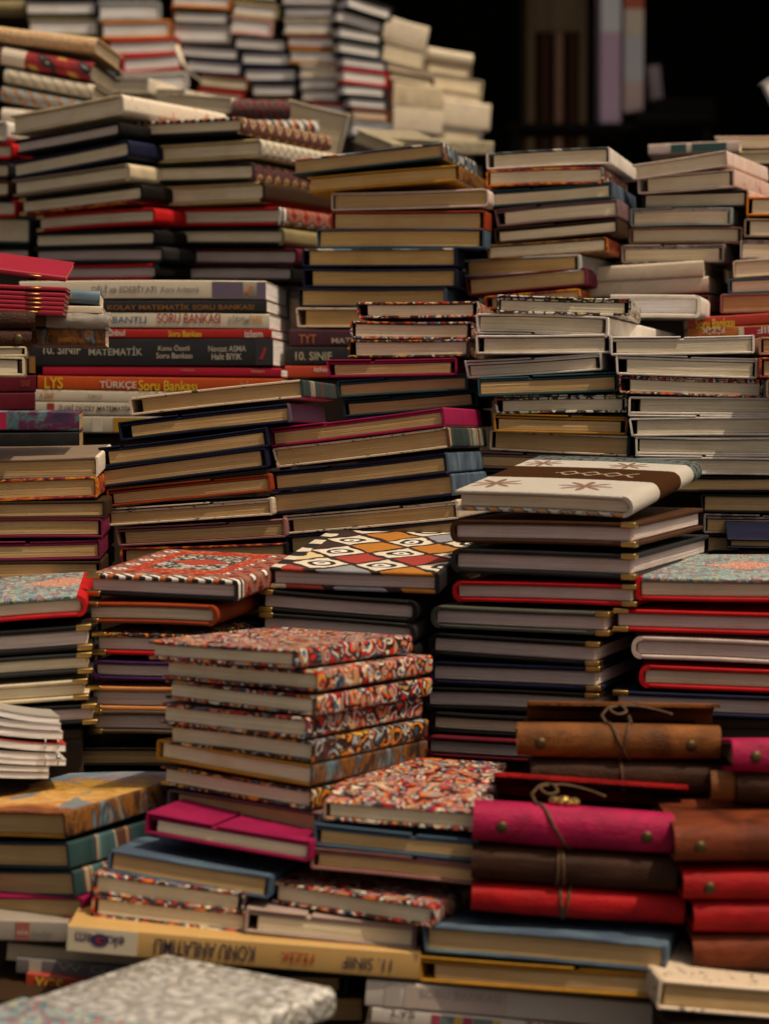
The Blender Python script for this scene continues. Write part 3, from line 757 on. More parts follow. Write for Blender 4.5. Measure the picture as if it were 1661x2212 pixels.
stack('the kilim-spined stack at upper left', 'A0', 2.58, 29, .215, [
    (722, 738, 1470, 703, 98, 'J', 'black', 'cream', dict(sp='kilim_dark', br='l', top='kilim_red')),
    (795, 885, 1582, 835, 110, 'J', 'cream_gold', 'cream', dict(sp='kilim_cream', br='l')),
    (790, 1000, 1540, 978, 110, 'J', 'black', 'cream', dict(sp='kilim_dark', br='l')),
    (888, 1128, 1602, 1093, 118, 'J', 'cream_gold', 'cream', dict(sp='dark_brown')),
    (945, 1258, 1702, 1248, 106, 'J', 'red', 'pale', dict(sp='kilim_red', br='l')),
    (975, 1378, 1720, 1376, 102, 'J', 'black', 'cream', dict(sp='olive', br='l')),
    (995, 1496, 1800, 1498, 100, 'J', 'maroon', 'mauve', {}),
    (1000, 1603, 1770, 1603, 98, 'J', 'black', 'mauve', {}),
], pitch=0)
stack('the sliver stack at the left frame edge', 'A0', 2.75, 25, .2, [
    (-420, 735, 50, 728, 118, 'J', 'white', 'cream', {}),
    (-420, 868, 82, 862, 96, 'J', 'red', 'pale', {}),
    (-420, 980, 66, 975, 100, 'J', 'charcoal', 'cream', {}),
    (-420, 1090, 64, 1085, 104, 'J', 'brown', 'cream', {}),
    (-420, 1205, 105, 1203, 108, 'J', 'red', 'pale', dict(top='black')),
    (-420, 1320, 190, 1310, 165, 'J', 'dark_teal', 'cream', {}),
    (-420, 1500, 185, 1490, 90, 'J', 'black', 'mauve', {}),
], pitch=0)
# ---- cloth spines leaning in from the left
stack('the spine-out cloth pile at top left', 'A0', 2.95, 8, .15, [
    (-240, 120, 585, 222, 92, 'S', 'kilim_gold', 'cream', dict(d='gold woven journal')),
    (-260, 218, 562, 368, 112, 'S', 'black', 'cream', dict(sp='kilim_flower', d='red medallion journal')),
    (35, 402, 572, 505, 88, 'S', 'kilim_cream', 'cream', dict(d='cream woven journal')),
    (15, 505, 570, 608, 100, 'S', 'charcoal', 'cream', dict(sp='kilim_blue', d='blue flowered journal')),
    (15, 640, 560, 700, 90, 'S', 'black', 'cream', dict(sp='floral_cream', d='pale flowered journal')),
], pitch=-2)
stack('the flat floral pile before the white journals', 'A0', 3.25, 20, .2, [
    (560, 462, 900, 470, 90, 'K', 'floral_cream', 'cream', dict(sp='floral_cream')),
    (735, 530, 1120, 540, 95, 'K', 'floral_cream', 'cream', dict(d='orange floral hardback', yaw=30)),
    (1000, 560, 1400, 590, 90, 'K', 'floral_cream', 'cream', dict(d='red-dotted cream hardback', dD=-.25, yaw=25)),
], pitch=0)
stack('the striped pile beside worn cream book', 'B0', 3.0, -12, .17, [
    (-110, 590, 245, 598, 118, 'S', 'black', 'cream', dict(sp='kilim_dark', bands=(), d='red-and-purple striped journal')),
    (-90, 712, 420, 722, 120, 'S', 'black', 'cream', dict(sp='kilim_red', d='red kilim journal')),
], pitch=0)
stack('the worn leaning pair', 'B0', 3.05, 0, .025, [
    (235, 600, 600, 690, 260, 'K', 'worn_cream', 'cream', dict(d='worn cream cover')),
], pitch=8)
stack('the glittering gold pair', 'B0', 3.1, 30, .17, [
    (635, 778, 860, 868, 80, 'K', 'glitter', 'cream', dict(d='gold glitter hardback')),
    (820, 830, 1150, 852, 80, 'K', 'glitter', 'cream', dict(d='dull gold glitter hardback')),
], pitch=6)

# ---- far stacks of white journals
BGD = 4.25
stack('the far white stack, first from left', 'A0', BGD, -7, .2, [
    (-200, -10, 152, -8, 100, 'S', 'black', 'cream', dict(sp='olive', d='olive cloth-spined journal')),
    (152, -8, 592, -8, 104, 'J', 'black', 'white', dict(ct=.0062)),
    (172, 104, 602, 106, 112, 'J', 'olive', 'white', dict(ct=.0062)),
    (230, 218, 642, 224, 98, 'J', 'navy', 'white', dict(ct=.0062)),
    (280, 318, 652, 320, 96, 'J', 'red', 'white', dict(ct=.0062)),
    (300, 416, 702, 420, 85, 'J', 'light_blue', 'white', dict(ct=.0062)),
    (300, 502, 702, 505, 95, 'J', 'cream', 'white', dict(ct=.0062)),
], pitch=0)
stack('the far stack with orange journal', 'A0', BGD, -6, .2, [
    (590, -95, 975, -95, 100, 'J', 'black', 'white', dict(ct=.0062)),
    (592, 10, 975, 8, 112, 'J', 'sky_grey', 'white', dict(ct=.0062)),
    (612, 124, 1038, 116, 112, 'J', 'orange', 'white', dict(ct=.0062)),
    (655, 238, 1085, 220, 104, 'J', 'red', 'white', dict(ct=.0062)),
    (728, 338, 1085, 312, 108, 'J', 'red', 'white', dict(ct=.0062, s='L', sp='red', d='thick red journal')),
    (733, 436, 1140, 430, 104, 'J', 'white', 'white', dict(ct=.0062)),
    (700, 542, 1140, 538, 100, 'J', 'cream', 'white', dict(ct=.0062)),
], pitch=0)
stack('the far stack with navy and pale journals', 'A0', BGD + .03, -5, .2, [
    (1040, -48, 1400, -30, 92, 'J', 'orange', 'white', dict(ct=.0062)),
    (1048, 52, 1392, 64, 88, 'J', 'black', 'white', dict(ct=.0062)),
    (1044, 142, 1398, 152, 112, 'J', 'grey', 'white', dict(ct=.0062)),
    (1090, 258, 1452, 284, 86, 'J', 'charcoal', 'white', dict(ct=.0062)),
    (1128, 346, 1472, 370, 90, 'J', 'navy', 'white', dict(ct=.0062)),
    (1208, 440, 1512, 470, 86, 'J', 'dark_rust', 'cream', dict(ct=.0062)),
    (1196, 530, 1482, 560, 84, 'J', 'red', 'cream', dict(ct=.0062)),
    (1190, 620, 1480, 640, 90, 'J', 'white', 'cream', dict(ct=.0062)),
], pitch=0)
stack('the far stack with pink journal', 'A0', BGD + .05, -5, .2, [
    (1410, -95, 1690, -70, 90, 'J', 'black', 'white', dict(ct=.0062)),
    (1408, 2, 1692, 30, 90, 'J', 'cream_gold', 'white', dict(ct=.0062)),
    (1394, 94, 1655, 120, 108, 'J', 'pale_pink', 'white', dict(ct=.0062)),
    (1418, 206, 1742, 230, 92, 'J', 'black', 'white', dict(ct=.0062)),
    (1458, 303, 1765, 312, 92, 'J', 'navy', 'white', dict(ct=.0062)),
    (1474, 402, 1802, 402, 94, 'J', 'navy', 'white', dict(ct=.0062, d='lower navy journal')),
    (1520, 500, 1795, 500, 84, 'J', 'charcoal', 'white', dict(ct=.0062)),
    (1520, 588, 1795, 590, 90, 'J', 'brown', 'white', dict(ct=.0062)),
], pitch=0)
stack('the far stack left of the corner', 'B0', BGD + .05, 0, .2, [
    (190, -45, 512, -40, 74, 'J', 'grey', 'white', dict(ct=.0062)),
    (200, 34, 512, 30, 76, 'J', 'navy', 'white', dict(ct=.0062)),
    (203, 112, 542, 116, 92, 'J', 'cream', 'white', dict(ct=.0062)),
    (224, 206, 540, 216, 80, 'J', 'rust', 'white', dict(ct=.0062)),
    (238, 288, 552, 300, 94, 'J', 'gold', 'white', dict(ct=.0062)),
    (298, 385, 558, 396, 78, 'J', 'white', 'cream', dict(ct=.0062)),
    (300, 465, 548, 472, 72, 'J', 'grey', 'white', dict(ct=.0062)),
    (308, 538, 552, 546, 74, 'J', 'brown_grey', 'white', dict(ct=.0062)),
    (368, 612, 632, 624, 90, 'J', 'red', 'white', dict(ct=.0062)),
], pitch=0)
stack('the far stack turning round the corner', 'B0', BGD + .02, -24, .2, [
    (600, -40, 870, 45, 92, 'J', 'black', 'white', dict(ct=.0062)),
    (535, 45, 815, 130, 94, 'J', 'black', 'white', dict(ct=.0062, d='lower black journal')),
    (540, 146, 802, 190, 84, 'J', 'charcoal', 'white', dict(ct=.0062)),
    (540, 236, 802, 280, 84, 'J', 'dark_teal', 'white', dict(ct=.0062)),
    (560, 330, 832, 366, 74, 'J', 'navy', 'white', dict(ct=.0062)),
    (563, 402, 842, 436, 96, 'J', 'red', 'white', dict(ct=.0062)),
    (560, 500, 824, 522, 78, 'J', 'charcoal', 'white', {'ct': .0062, 'd': 'lower charcoal journal'}),
    (598, 580, 834, 600, 70, 'J', 'dark_teal', 'white', {'ct': .0062, 'd': 'lower dark teal journal'}),
    (618, 652, 842, 670, 68, 'J', 'rust', 'cream', dict(ct=.0062)),
    (618, 722, 852, 748, 92, 'J', 'light_blue', 'white', dict(ct=.0062)),
], pitch=0)
stack('the pale stack before the dark doorway', 'B0', BGD + .15, -22, .17, [
    (812, 80, 1085, 162, 150, 'T', 'worn_cream', 'cream', dict(r=.006, d='thick cream book')),
    (812, 236, 1062, 300, 120, 'J', 'worn_cream', 'cream', dict(d='cream-paged book')),
    (808, 368, 1112, 440, 50, 'K', 'worn_cream', 'cream', dict(d='thin dark-edged book', bot='black')),
    (845, 420, 1115, 470, 70, 'J', 'brown', 'cream', dict(ct=.0062)),
    (868, 490, 1165, 520, 150, 'T', 'cream', 'cream', dict(r=.004, d='wide cream book')),
    (868, 642, 1165, 668, 150, 'T', 'worn_cream', 'cream', dict(r=.004, d='lowest cream book')),
], pitch=0)
stack('the outermost pale stack at the doorway', 'B0', BGD + .35, -22, .17, [
    (1078, 275, 1350, 322, 80, 'T', 'worn_cream', 'cream', dict(r=.012, d='rounded cream book')),
    (1078, 358, 1340, 400, 85, 'J', 'brown_grey', 'cream', dict(ct=.0062)),
    (1078, 430, 1408, 490, 90, 'K', 'worn_cream', 'cream', dict(d='cream hardback')),
    (1140, 530, 1400, 570, 60, 'K', 'cream', 'cream', dict(ct=.0062)),
    (1168, 590, 1455, 628, 165, 'T', 'worn_cream', 'cream', dict(r=.006, d='thick cream book')),
    (1168, 762, 1402, 790, 120, 'J', 'grey', 'cream', dict(ct=.0062)),
], pitch=0)

# ---- middle upper stacks
stack('the tall stack above the black textbook', 'B0', 2.3, 13, .2, [
    (250, 965, 1165, 858, 96, 'H', 'dark_teal', 'tan', dict(sp='city', flap=False, top='city')),
    (345, 1070, 1262, 994, 94, 'H', 'gold', 'gold_tan', dict(sp='brown_marble', flap=False)),
    (490, 1165, 1440, 1136, 106, 'H', 'pinkish_white', 'tan', dict(r=.006)),
    (490, 1275, 1420, 1270, 116, 'H', 'rust', 'tan', {}),
    (400, 1384, 1415, 1380, 116, 'H', 'blue', 'gold_tan', {}),
    (315, 1503, 1245, 1498, 108, 'H', 'navy', 'gold_tan', dict(top='city')),
    (318, 1622, 1245, 1620, 112, 'H', 'navy', 'gold_tan', dict(d='plain navy notebook')),
    (288, 1740, 1185, 1738, 112, 'H', 'navy', 'gold_tan', dict(d='lower navy notebook', sp='blue')),
    (275, 1858, 1160, 1852, 118, 'H', 'cream_ink', 'gold_tan', {}),
], pitch=0)
stack('the stack behind the white notebooks', 'C0', 2.3, 15, .18, [
    (-48, 925, 700, 886, 100, 'H', 'white', 'cream', dict(L=.2, top='city')),
    (-48, 1030, 660, 1008, 98, 'H', 'flame', 'cream', dict(sp='mandala')),
    (-32, 1150, 712, 1090, 102, 'H', 'teal', 'cream', dict(sp='blue_wash', fl=('t', .35))),
    (0, 1265, 742, 1196, 108, 'H', 'mauve', 'cream', dict(fl=('t', .36))),
    (0, 1380, 742, 1312, 92, 'H', 'dark_brown', 'cream', dict(fl=('t', .5))),
    (-50, 1480, 685, 1430, 90, 'H', 'brown_marble', 'cream', dict(sp='flame')),
    (-200, 1572, 515, 1535, 102, 'H', 'sky_grey', 'gold_tan', dict(yaw=22)),
    (-175, 1682, 555, 1615, 105, 'H', 'maroon', 'tan', dict(sp='dark_magenta')),
    (-60, 1790, 520, 1740, 80, 'H', 'flame', 'tan', dict(d='dark flame-patterned notebook')),
    (-60, 1875, 520, 1850, 100, 'H', 'black', 'tan', {}),
], pitch=0)
stack('the upper right stack above red textbooks', 'C0', 2.33, 24, .19, [
    (832, 995, 1402, 905, 92, 'H', 'pinkish_white', 'cream', dict(flap=False)),
    (865, 1065, 1448, 1020, 106, 'H', 'pinkish_white', 'cream', dict(sp='floral_pink', top='floral_pink')),
    (890, 1165, 1538, 1146, 98, 'H', 'charcoal', 'pale', dict(sp='floral_pink')),
    (820, 1262, 1432, 1250, 106, 'H', 'light_blue', 'cream', dict(top='floral_pink', fl=('t', .42))),
    (815, 1376, 1500, 1370, 96, 'H', 'pink_brown', 'cream', {}),
    (765, 1480, 1388, 1470, 108, 'H', 'grey_print', 'cream', dict(fl=('t', .4))),
    (600, 1610, 1260, 1570, 95, 'T', 'worn_cream', 'cream', dict(yaw=18, d='worn coverless book', r=.003)),
    (480, 1708, 1290, 1668, 92, 'T', 'worn_cream', 'cream', dict(yaw=18, d='lower worn coverless book', r=.003)),
    (500, 1802, 1300, 1780, 100, 'H', 'rose', 'tan', {}),
], pitch=0)
stack('the stack cut by the right frame edge', 'C0', 2.28, 10, .19, [
    (1525, 1188, 2200, 1192, 112, 'H', 'orange', 'cream', dict(s='L')),
    (1510, 1320, 2200, 1322, 110, 'H', 'brown_grey', 'cream', dict(s='L')),
    (1485, 1445, 2200, 1440, 118, 'H', 'grey_print', 'cream', dict(fl=('t', .5), s='L')),
    (1440, 1575, 2150, 1530, 104, 'H', 'cream', 'cream', dict(s='L')),
    (1410, 1685, 2150, 1650, 92, 'H', 'blue', 'cream', dict(s='L')),
    (1365, 1776, 2150, 1768, 116, 'H', 'rose', 'tan', dict(s='L')),
], pitch=0)
stack('the flat books lying behind upper right', 'C0', 2.66, 12, .16, [
    (1330, 822, 1900, 815, 70, 'K', 'floral_pink', 'cream', dict(d='pink-printed book lying topmost', dD=.05)),
    (930, 872, 1480, 850, 62, 'T', 'pinkish_white', 'cream', dict(bands=[(.25, .42, (.03, .085, .085)), (.48, .86, (.03, .085, .085))], d='teal-barred cream book')),
    (1180, 925, 1900, 900, 75, 'K', 'cream', 'cream', dict(d='cream hardback')),
], pitch=0)
stack('the pale book propped at right frame edge', 'C0', 3.6, -10, .02, [
    (1618, 505, 1740, 440, 370, 'K', 'sky_grey', 'white', dict(d='pale grey book', label='pale grey book standing at the right frame edge')),
], pitch=0)
stack('the red textbook pair', 'C1', 2.22, 6, .16, [
    tbk(1165, 408, 1900, 362, 66, (.42, .035, .02), 'cream', [], [('Soru Bankası', 1213, 1448, 412, 468, YEL_T)], d='red textbook with yellow Soru Bankası lettering'),
    tbk(1168, 470, 1900, 440, 75, (.5, .14, .03), 'cream', [(1475, 1507, (.6, .53, .42)), (1507, 1900, (.36, .015, .03))],
        [('FİZİK', 1252, 1390, 468, 512, WHITE_T, True), ('SINIF', 1590, 1760, 458, 500, WHITE_T, True)], d='orange upside-down FİZİK textbook'),
], pitch=0)

# ---- textbooks with printed spines
stack('the big textbook pile', 'A1', 2.25, 4, .19, [
    tbk(120, 190, 1606, 186, 110, LCREAM, 'white', [(1285, 1606, LPURP), (1470, 1552, (.55, .48, .38))],
        [('DİLİ ve EDEBİYATI', 560, 950, 212, 262, GREY_T), ('Konu Anlatımlı', 980, 1205, 225, 258, GREY_T), ('ve', 672, 708, 230, 255, (.4, .37, .3))], emblem=[(1480, 1530, 214, 262, (.55, .16, .04), 'slash')], d='cream-and-purple literature textbook'),
    tbk(120, 302, 1612, 300, 74, LBLK, 'white', [], [('KOLAY MATEMATİK SORU BANKASI', 655, 1535, 318, 358, (.26, .1, .02))], d='black KOLAY MATEMATİK textbook'),
    tbk(120, 380, 1628, 386, 90, LCREAM, 'white', [], [('BİLGİ BANTLI', 500, 890, 392, 446, (.08, .16, .24)), ('SORU BANKASI', 955, 1335, 388, 446, (.4, .06, .04)), ('EĞİTİM', 1385, 1505, 395, 446, (.32, .29, .24)), ('PARK', 1510, 1590, 395, 446, (.55, .25, .07))], d='cream SORU BANKASI textbook'),
    tbk(120, 474, 1642, 476, 56, LRED, 'white', [], [('istanbul', 620, 760, 478, 516, WHITE_T), ('Soru Bankası', 1022, 1220, 484, 522, YEL_T), ('izlem', 1480, 1588, 484, 526, WHITE_T)], d='thin red textbook'),
    tbk(180, 534, 1650, 532, 166, LBLK, 'white', [(1545, 1650, (.03, .028, .032)), ],
        [('10. SINIF', 265, 492, 572, 628, (.4, .36, .28)), ('MATEMATİK', 540, 865, 578, 634, (.34, .33, .27)), ('Konu Özetli', 960, 1150, 570, 606, (.42, .37, .3)), ('Soru Bankası', 948, 1165, 618, 652, (.42, .37, .3)),
         ('Nevzat ASMA', 1262, 1488, 576, 612, (.4, .36, .29)), ('Halit BIYIK', 1282, 1462, 622, 660, (.44, .4, .32))], emblem=[(1568, 1612, 580, 665, (.36, .02, .04), 'slash')], d='thick black 10. SINIF textbook'),
    tbk(262, 702, 1700, 714, 54, LPINK, 'white', [], [('TÜRKÇE', 1090, 1180, 718, 736, (.5, .2, .18)), ('izlem', 1520, 1600, 722, 740, (.5, .3, .2))], d='thin crimson textbook'),
    tbk(230, 758, 1700, 776, 84, LORG, 'white', [], [('LYS', 272, 384, 766, 836, YEL_T), ('TÜRKÇE', 608, 830, 782, 842, WHITE_T), ('Soru Bankası', 842, 1195, 786, 850, YEL_T), ('izlem', 1455, 1580, 790, 845, (.55, .3, .1))], d='orange-red LYS TÜRKÇE textbook'),
    tbk(210, 842, 1700, 862, 72, LCREAM, 'white', [], [('4. SINIF', 245, 330, 862, 895, (.5, .12, .04)), ('TÜRKÇE', 535, 622, 866, 898, GREY_T)], d='white TÜRKÇE textbook'),
    tbk(216, 916, 1700, 936, 80, (.56, .5, .41), 'white', [(288, 332, (.33, .05, .04))], [('İLERİ DÜZEY MATEMATİK', 362, 800, 934, 974, (.06, .06, .065))], d='white İLERİ DÜZEY MATEMATİK textbook'),
    tbk(230, 1002, 1700, 1016, 100, (.46, .42, .34), 'white', [(560, 620, (.55, .5, .42)), (690, 900, (.4, .22, .03))], [], d='yellow-barred grey textbook'),
], pitch=0)
stack('the textbook pile beside the pile of LYS', 'B1', 2.3, 4, .18, [
    tbk(238, 480, 1000, 478, 100, (.055, .012, .022), 'white', [], [('TYT', 296, 400, 508, 562, (.4, .12, .03)), ('MATEMATİK', 494, 820, 515, 560, (.42, .34, .26))], d='maroon TYT MATEMATİK textbook'),
    tbk(218, 584, 1000, 584, 108, LBLK, 'white', [], [('10. SINIF', 275, 495, 614, 664, (.4, .36, .26))], d='black 10. SINIF textbook'),
    tbk(212, 698, 1000, 694, 72, (.44, .05, .02), 'white', [], [('izlem', 388, 500, 704, 732, WHITE_T)], d='red-orange textbook'),
], pitch=0)

# ---- left edge: booklets, wrapped book and leather in front of the textbooks
stack('the red stapled booklet pile', 'A1', 1.72, -6, .11, [
    (-240, 78, 402, 160, 34, 'T', (.33, .008, .03), 'cream', dict(r=.0016, pitch=10, d='crimson stapled booklet')),
] + [(-240, yy - 8, 402 - j * 4, yy + 20, 24, 'T', (.33, .008, .03), 'cream', dict(r=.001, d='thin crimson booklet')) for j, yy in enumerate((204, 240, 268, 294, 322, 348))], pitch=1, riser=False)
stack('the wrapped pile under crimson booklets', 'A1', 1.8, -6, .12, [
    (-200, 190, 608, 248, 82, 'T', 'dusty_blue', 'cream', dict(r=.004, text=[('ROMANLAR', .6, .795, .3, .78, (.42, .3, .1))], d='dusty blue gold-lettered book')),
    (-200, 330, 622, 340, 44, 'T', 'worn_cream', 'cream', dict(r=.001, d='thin cream magazine')),
    (120, 372, 662, 392, 88, 'S', 'silver_brocade', 'cream', dict(sp='suede_brown', wrap=True, d='rolled brown plastic-wrapped book')),
    (60, 470, 640, 480, 100, 'T', 'paint', 'cream', dict(r=.003, d='painted softcover')),
], pitch=0, riser=False)
stack('the leather pair at the left edge', 'A1', 1.7, -9, .12, [
    (-760, 366, 215, 368, 108, 'L', 'leather_dark', 'tan', dict(rivets=(), d='dark leather journal')),
    (-760, 478, 192, 480, 104, 'L', 'leather_dark', 'tan', dict(rivets=(.915,), d='riveted dark leather journal')),
    (-760, 584, 164, 582, 60, 'K', 'cream', 'pale', dict(gap=.002, d='blank cream book')),
    (-760, 646, 152, 644, 118, 'K', 'cream', 'pale', dict(gap=.002, d='thick blank cream book')),
], pitch=0, base=.6)
stack('the dim pile at the left edge', 'A1', 2.05, -10, .17, [
    (-300, 640, 215, 640, 110, 'T', 'dark_brown', 'tan', dict(bands=[(.93, 1, (.2, .09, .02))], d='dark brown textbook')),
    (-300, 755, 220, 755, 100, 'T', 'maroon', 'tan', dict(text=[('SINIF', .82, .93, .3, .7, (.2, .04, .01))], d='maroon textbook')),
    (-300, 860, 215, 860, 105, 'T', 'maroon', 'tan', dict(d='darker maroon textbook')),
], pitch=0)
stack('the galaxy pair at the left edge', 'A1', 1.98, -7, .17, [
    (-300, 972, 482, 978, 118, 'T', 'galaxy', 'tan', dict(bands=[(.02, .436, (.4, .016, .07))], d='purple galaxy-print book')),
    (-300, 1100, 482, 1098, 112, 'T', 'charcoal', 'tan', dict(d='charcoal book')),
], pitch=0)
stack('the dim notebook stack at left', 'A1', 1.78, -4, .19, [
    (-380, 1268, 595, 1246, 124, 'H', 'brown_grey', 'tan', dict(top='brown_grey', flap=False, sp='floral_cream', d='brown-grey flower-spined notebook', pitch=2)),  # cream cover coloured brown-grey to paint the shade it lies in
    (-380, 1408, 590, 1366, 130, 'H', 'flame', 'tan', dict(r=.003)),
    (-380, 1525, 640, 1512, 108, 'H', 'dark_brown', 'tan', {}),
    (-380, 1632, 625, 1620, 118, 'H', 'dark_magenta', 'tan', {}),
    (-380, 1760, 612, 1745, 122, 'H', 'dark_magenta', 'tan', dict(fl=('t', .55), d='lower dark magenta notebook')),
    (-380, 1890, 615, 1880, 112, 'H', 'dark_brown', 'tan', dict(d='lower dark brown notebook')),
], pitch=0)

# ---- the stacks in focus
stack('the leaning stack left of the magenta spine', 'A1', 1.86, 8, .18, [
    (780, 893, 1828, 780, 108, 'H', 'cream_ink', 'tan', dict(sp='teal_stripe')),
    (712, 1040, 1748, 922, 116, 'H', 'navy', 'tan', dict(sp='violet_grey', fl=('t', .36))),
    (593, 1193, 1612, 1064, 122, 'H', 'navy', 'tan', dict(fl=('t', .14), d='long navy notebook')),
    (598, 1318, 1606, 1190, 122, 'H', 'navy', 'tan', dict(d='scuffed navy notebook')),
    (643, 1446, 1628, 1348, 108, 'H', 'rust', 'tan', dict(fl=('t', .65))),
    (628, 1562, 1642, 1492, 108, 'H', 'cream_ink', 'tan', dict(fl=('t', .64), d='lower cream ink-printed notebook')),
    (698, 1676, 1722, 1618, 116, 'H', 'rose', 'tan', dict(fl=('t', .66))),
    (725, 1796, 1728, 1768, 116, 'H', 'flame', 'tan', dict(sp='black')),
    (725, 1915, 1728, 1890, 110, 'H', 'navy', 'tan', dict(d='lowest navy notebook')),
], pitch=-1)
stack('the small stack under red mandala notebook', 'B1', 2.05, 8, .16, [
    (640, 314, 1382, 308, 96, 'H', 'mandala', 'cream', dict(L=.17)),
    (603, 428, 1348, 432, 106, 'H', 'mandala', 'cream', dict(d='second red mandala-print notebook')),
    (588, 542, 1322, 536, 106, 'H', 'mandala_dark', 'cream', dict(sp='mandala_dark')),
    (458, 662, 1248, 646, 108, 'H', 'magenta', 'tan', dict(fl=('t', .36))),
    (522, 790, 1312, 742, 104, 'H', 'teal', 'tan', dict(fl=('t', .38))),
    (558, 902, 1368, 832, 108, 'H', 'dark_teal', 'tan', dict(fl=('t', .36))),
    (560, 1015, 1368, 955, 108, 'H', 'navy', 'tan', {}),
], pitch=-1)
stack('the leaning stack with the magenta spine', 'B1', 1.84, 13, .18, [
    (110, 1076, 1165, 946, 116, 'H', 'magenta', 'tan', dict(fl=('t', .33))),
    (133, 1196, 1196, 1068, 122, 'H', 'cream_ink', 'tan', dict(sp='teal_stripe')),
    (115, 1335, 1190, 1218, 128, 'H', 'navy', 'tan', dict(fl=('t', .34), sp='blue_wash')),
    (118, 1470, 1222, 1350, 130, 'H', 'navy', 'tan', dict(d='lower navy notebook', sp='blue_wash')),
    (198, 1604, 1250, 1506, 116, 'H', 'cream_ink', 'tan', dict(d='lower cream ink-printed notebook', fl=('t', .68))),
    (212, 1726, 1250, 1628, 118, 'H', 'navy', 'tan', dict(d='lowest navy notebook')),
    (212, 1850, 1250, 1760, 118, 'H', 'dark_brown', 'tan', {}),
], pitch=-1)
stack('the stack under the doodle notebook', 'C1', 1.98, 11, .18, [
    (18, 268, 828, 288, 108, 'H', 'doodle', 'pale', dict(L=.13, fl=('t', .59))),
    (-112, 382, 690, 404, 122, 'H', 'white', 'pale', dict(L=.3, yaw=20, fl=('b', .44))),
    (-112, 514, 708, 506, 114, 'H', 'white', 'pale', dict(d='second white notebook', yaw=8)),
    (-180, 668, 648, 614, 108, 'H', 'white', 'pale', dict(fl=('t', .5), d='tilted white notebook', yaw=14)),
    (-100, 768, 748, 734, 118, 'H', 'teal', 'tan', dict(fl=('t', .62), s='L', yaw=3)),
    (-2, 880, 802, 870, 110, 'H', 'doodle', 'pale', dict(d='lower doodle notebook', fl=('t', .57), yaw=5)),
    (-5, 984, 806, 1004, 112, 'H', 'gold', 'tan', dict(sp='brown_marble', fl=('t', .57), yaw=5)),
    (-22, 1084, 822, 1124, 122, 'H', 'cream_ink', 'tan', dict(sp='dark_teal', yaw=8)),
    (-120, 1214, 842, 1240, 100, 'H', 'mauve', 'tan', dict(fl=('t', .32), yaw=8)),
    (-165, 1328, 842, 1345, 100, 'H', 'navy', 'tan', dict(fl=('t', .3), yaw=8)),
    (-165, 1432, 842, 1445, 100, 'H', 'black', 'tan', dict(yaw=8)),
], pitch=-1.2)
stack('the white case behind the doodle notebook', 'C1', 2.16, 14, .1, [
    (700, 268, 1250, 272, 134, 'J', 'white', 'white', dict(L=.1, round_=True, r=.006, label='smooth white rounded book behind the doodle notebook')),
], pitch=0, riser=False)
stack('the white notebook stack at right', 'C1', 1.96, 5, .19, [
    (703, 522, 1572, 508, 114, 'H', 'white', 'pale', dict(fl=('t', .5))),
    (733, 624, 1592, 650, 126, 'H', 'white', 'pale', dict(fl=('t', .52), d='tilted white notebook')),
    (752, 746, 1625, 776, 116, 'H', 'mandala', 'pale', dict(s='R', fl=('t', .06), d='bright mandala-print notebook')),
    (812, 884, 1690, 890, 120, 'H', 'white', 'pale', dict(fl=('b', .48), d='wide white notebook')),
    (812, 1014, 1690, 1006, 112, 'H', 'white', 'pale', dict(d='plain white notebook')),
    (852, 1124, 1720, 1130, 122, 'H', 'white', 'pale', dict(fl=('b', .48), d='second wide white notebook')),
    (857, 1255, 1720, 1256, 104, 'H', 'white', 'pale', dict(d='lowest white notebook')),
    (1000, 1366, 1760, 1366, 96, 'H', 'black', 'tan', dict()),
    (1245, 1472, 1960, 1476, 112, 'H', 'charcoal', 'tan', dict(d='charcoal notebook')),
    (1265, 1592, 1960, 1596, 118, 'H', 'grey_print', 'tan', dict(fl=('t', .5))),
    (1265, 1716, 1960, 1720, 110, 'H', 'black', 'tan', dict(d='lower black notebook')),
], pitch=-1)
stack('the brown sliver stack at right edge', 'C1', 1.93, 4, .18, [
    (1598, 524, 2350, 526, 108, 'H', 'pink_brown', 'tan', dict(s='L', dD=.02)),
    (1602, 648, 2350, 652, 124, 'H', 'flame', 'tan', dict(s='L', d='dark patterned notebook')),
    (1642, 782, 2350, 784, 110, 'H', 'brown_grey', 'tan', dict(s='L')),
], pitch=0, riser=False)

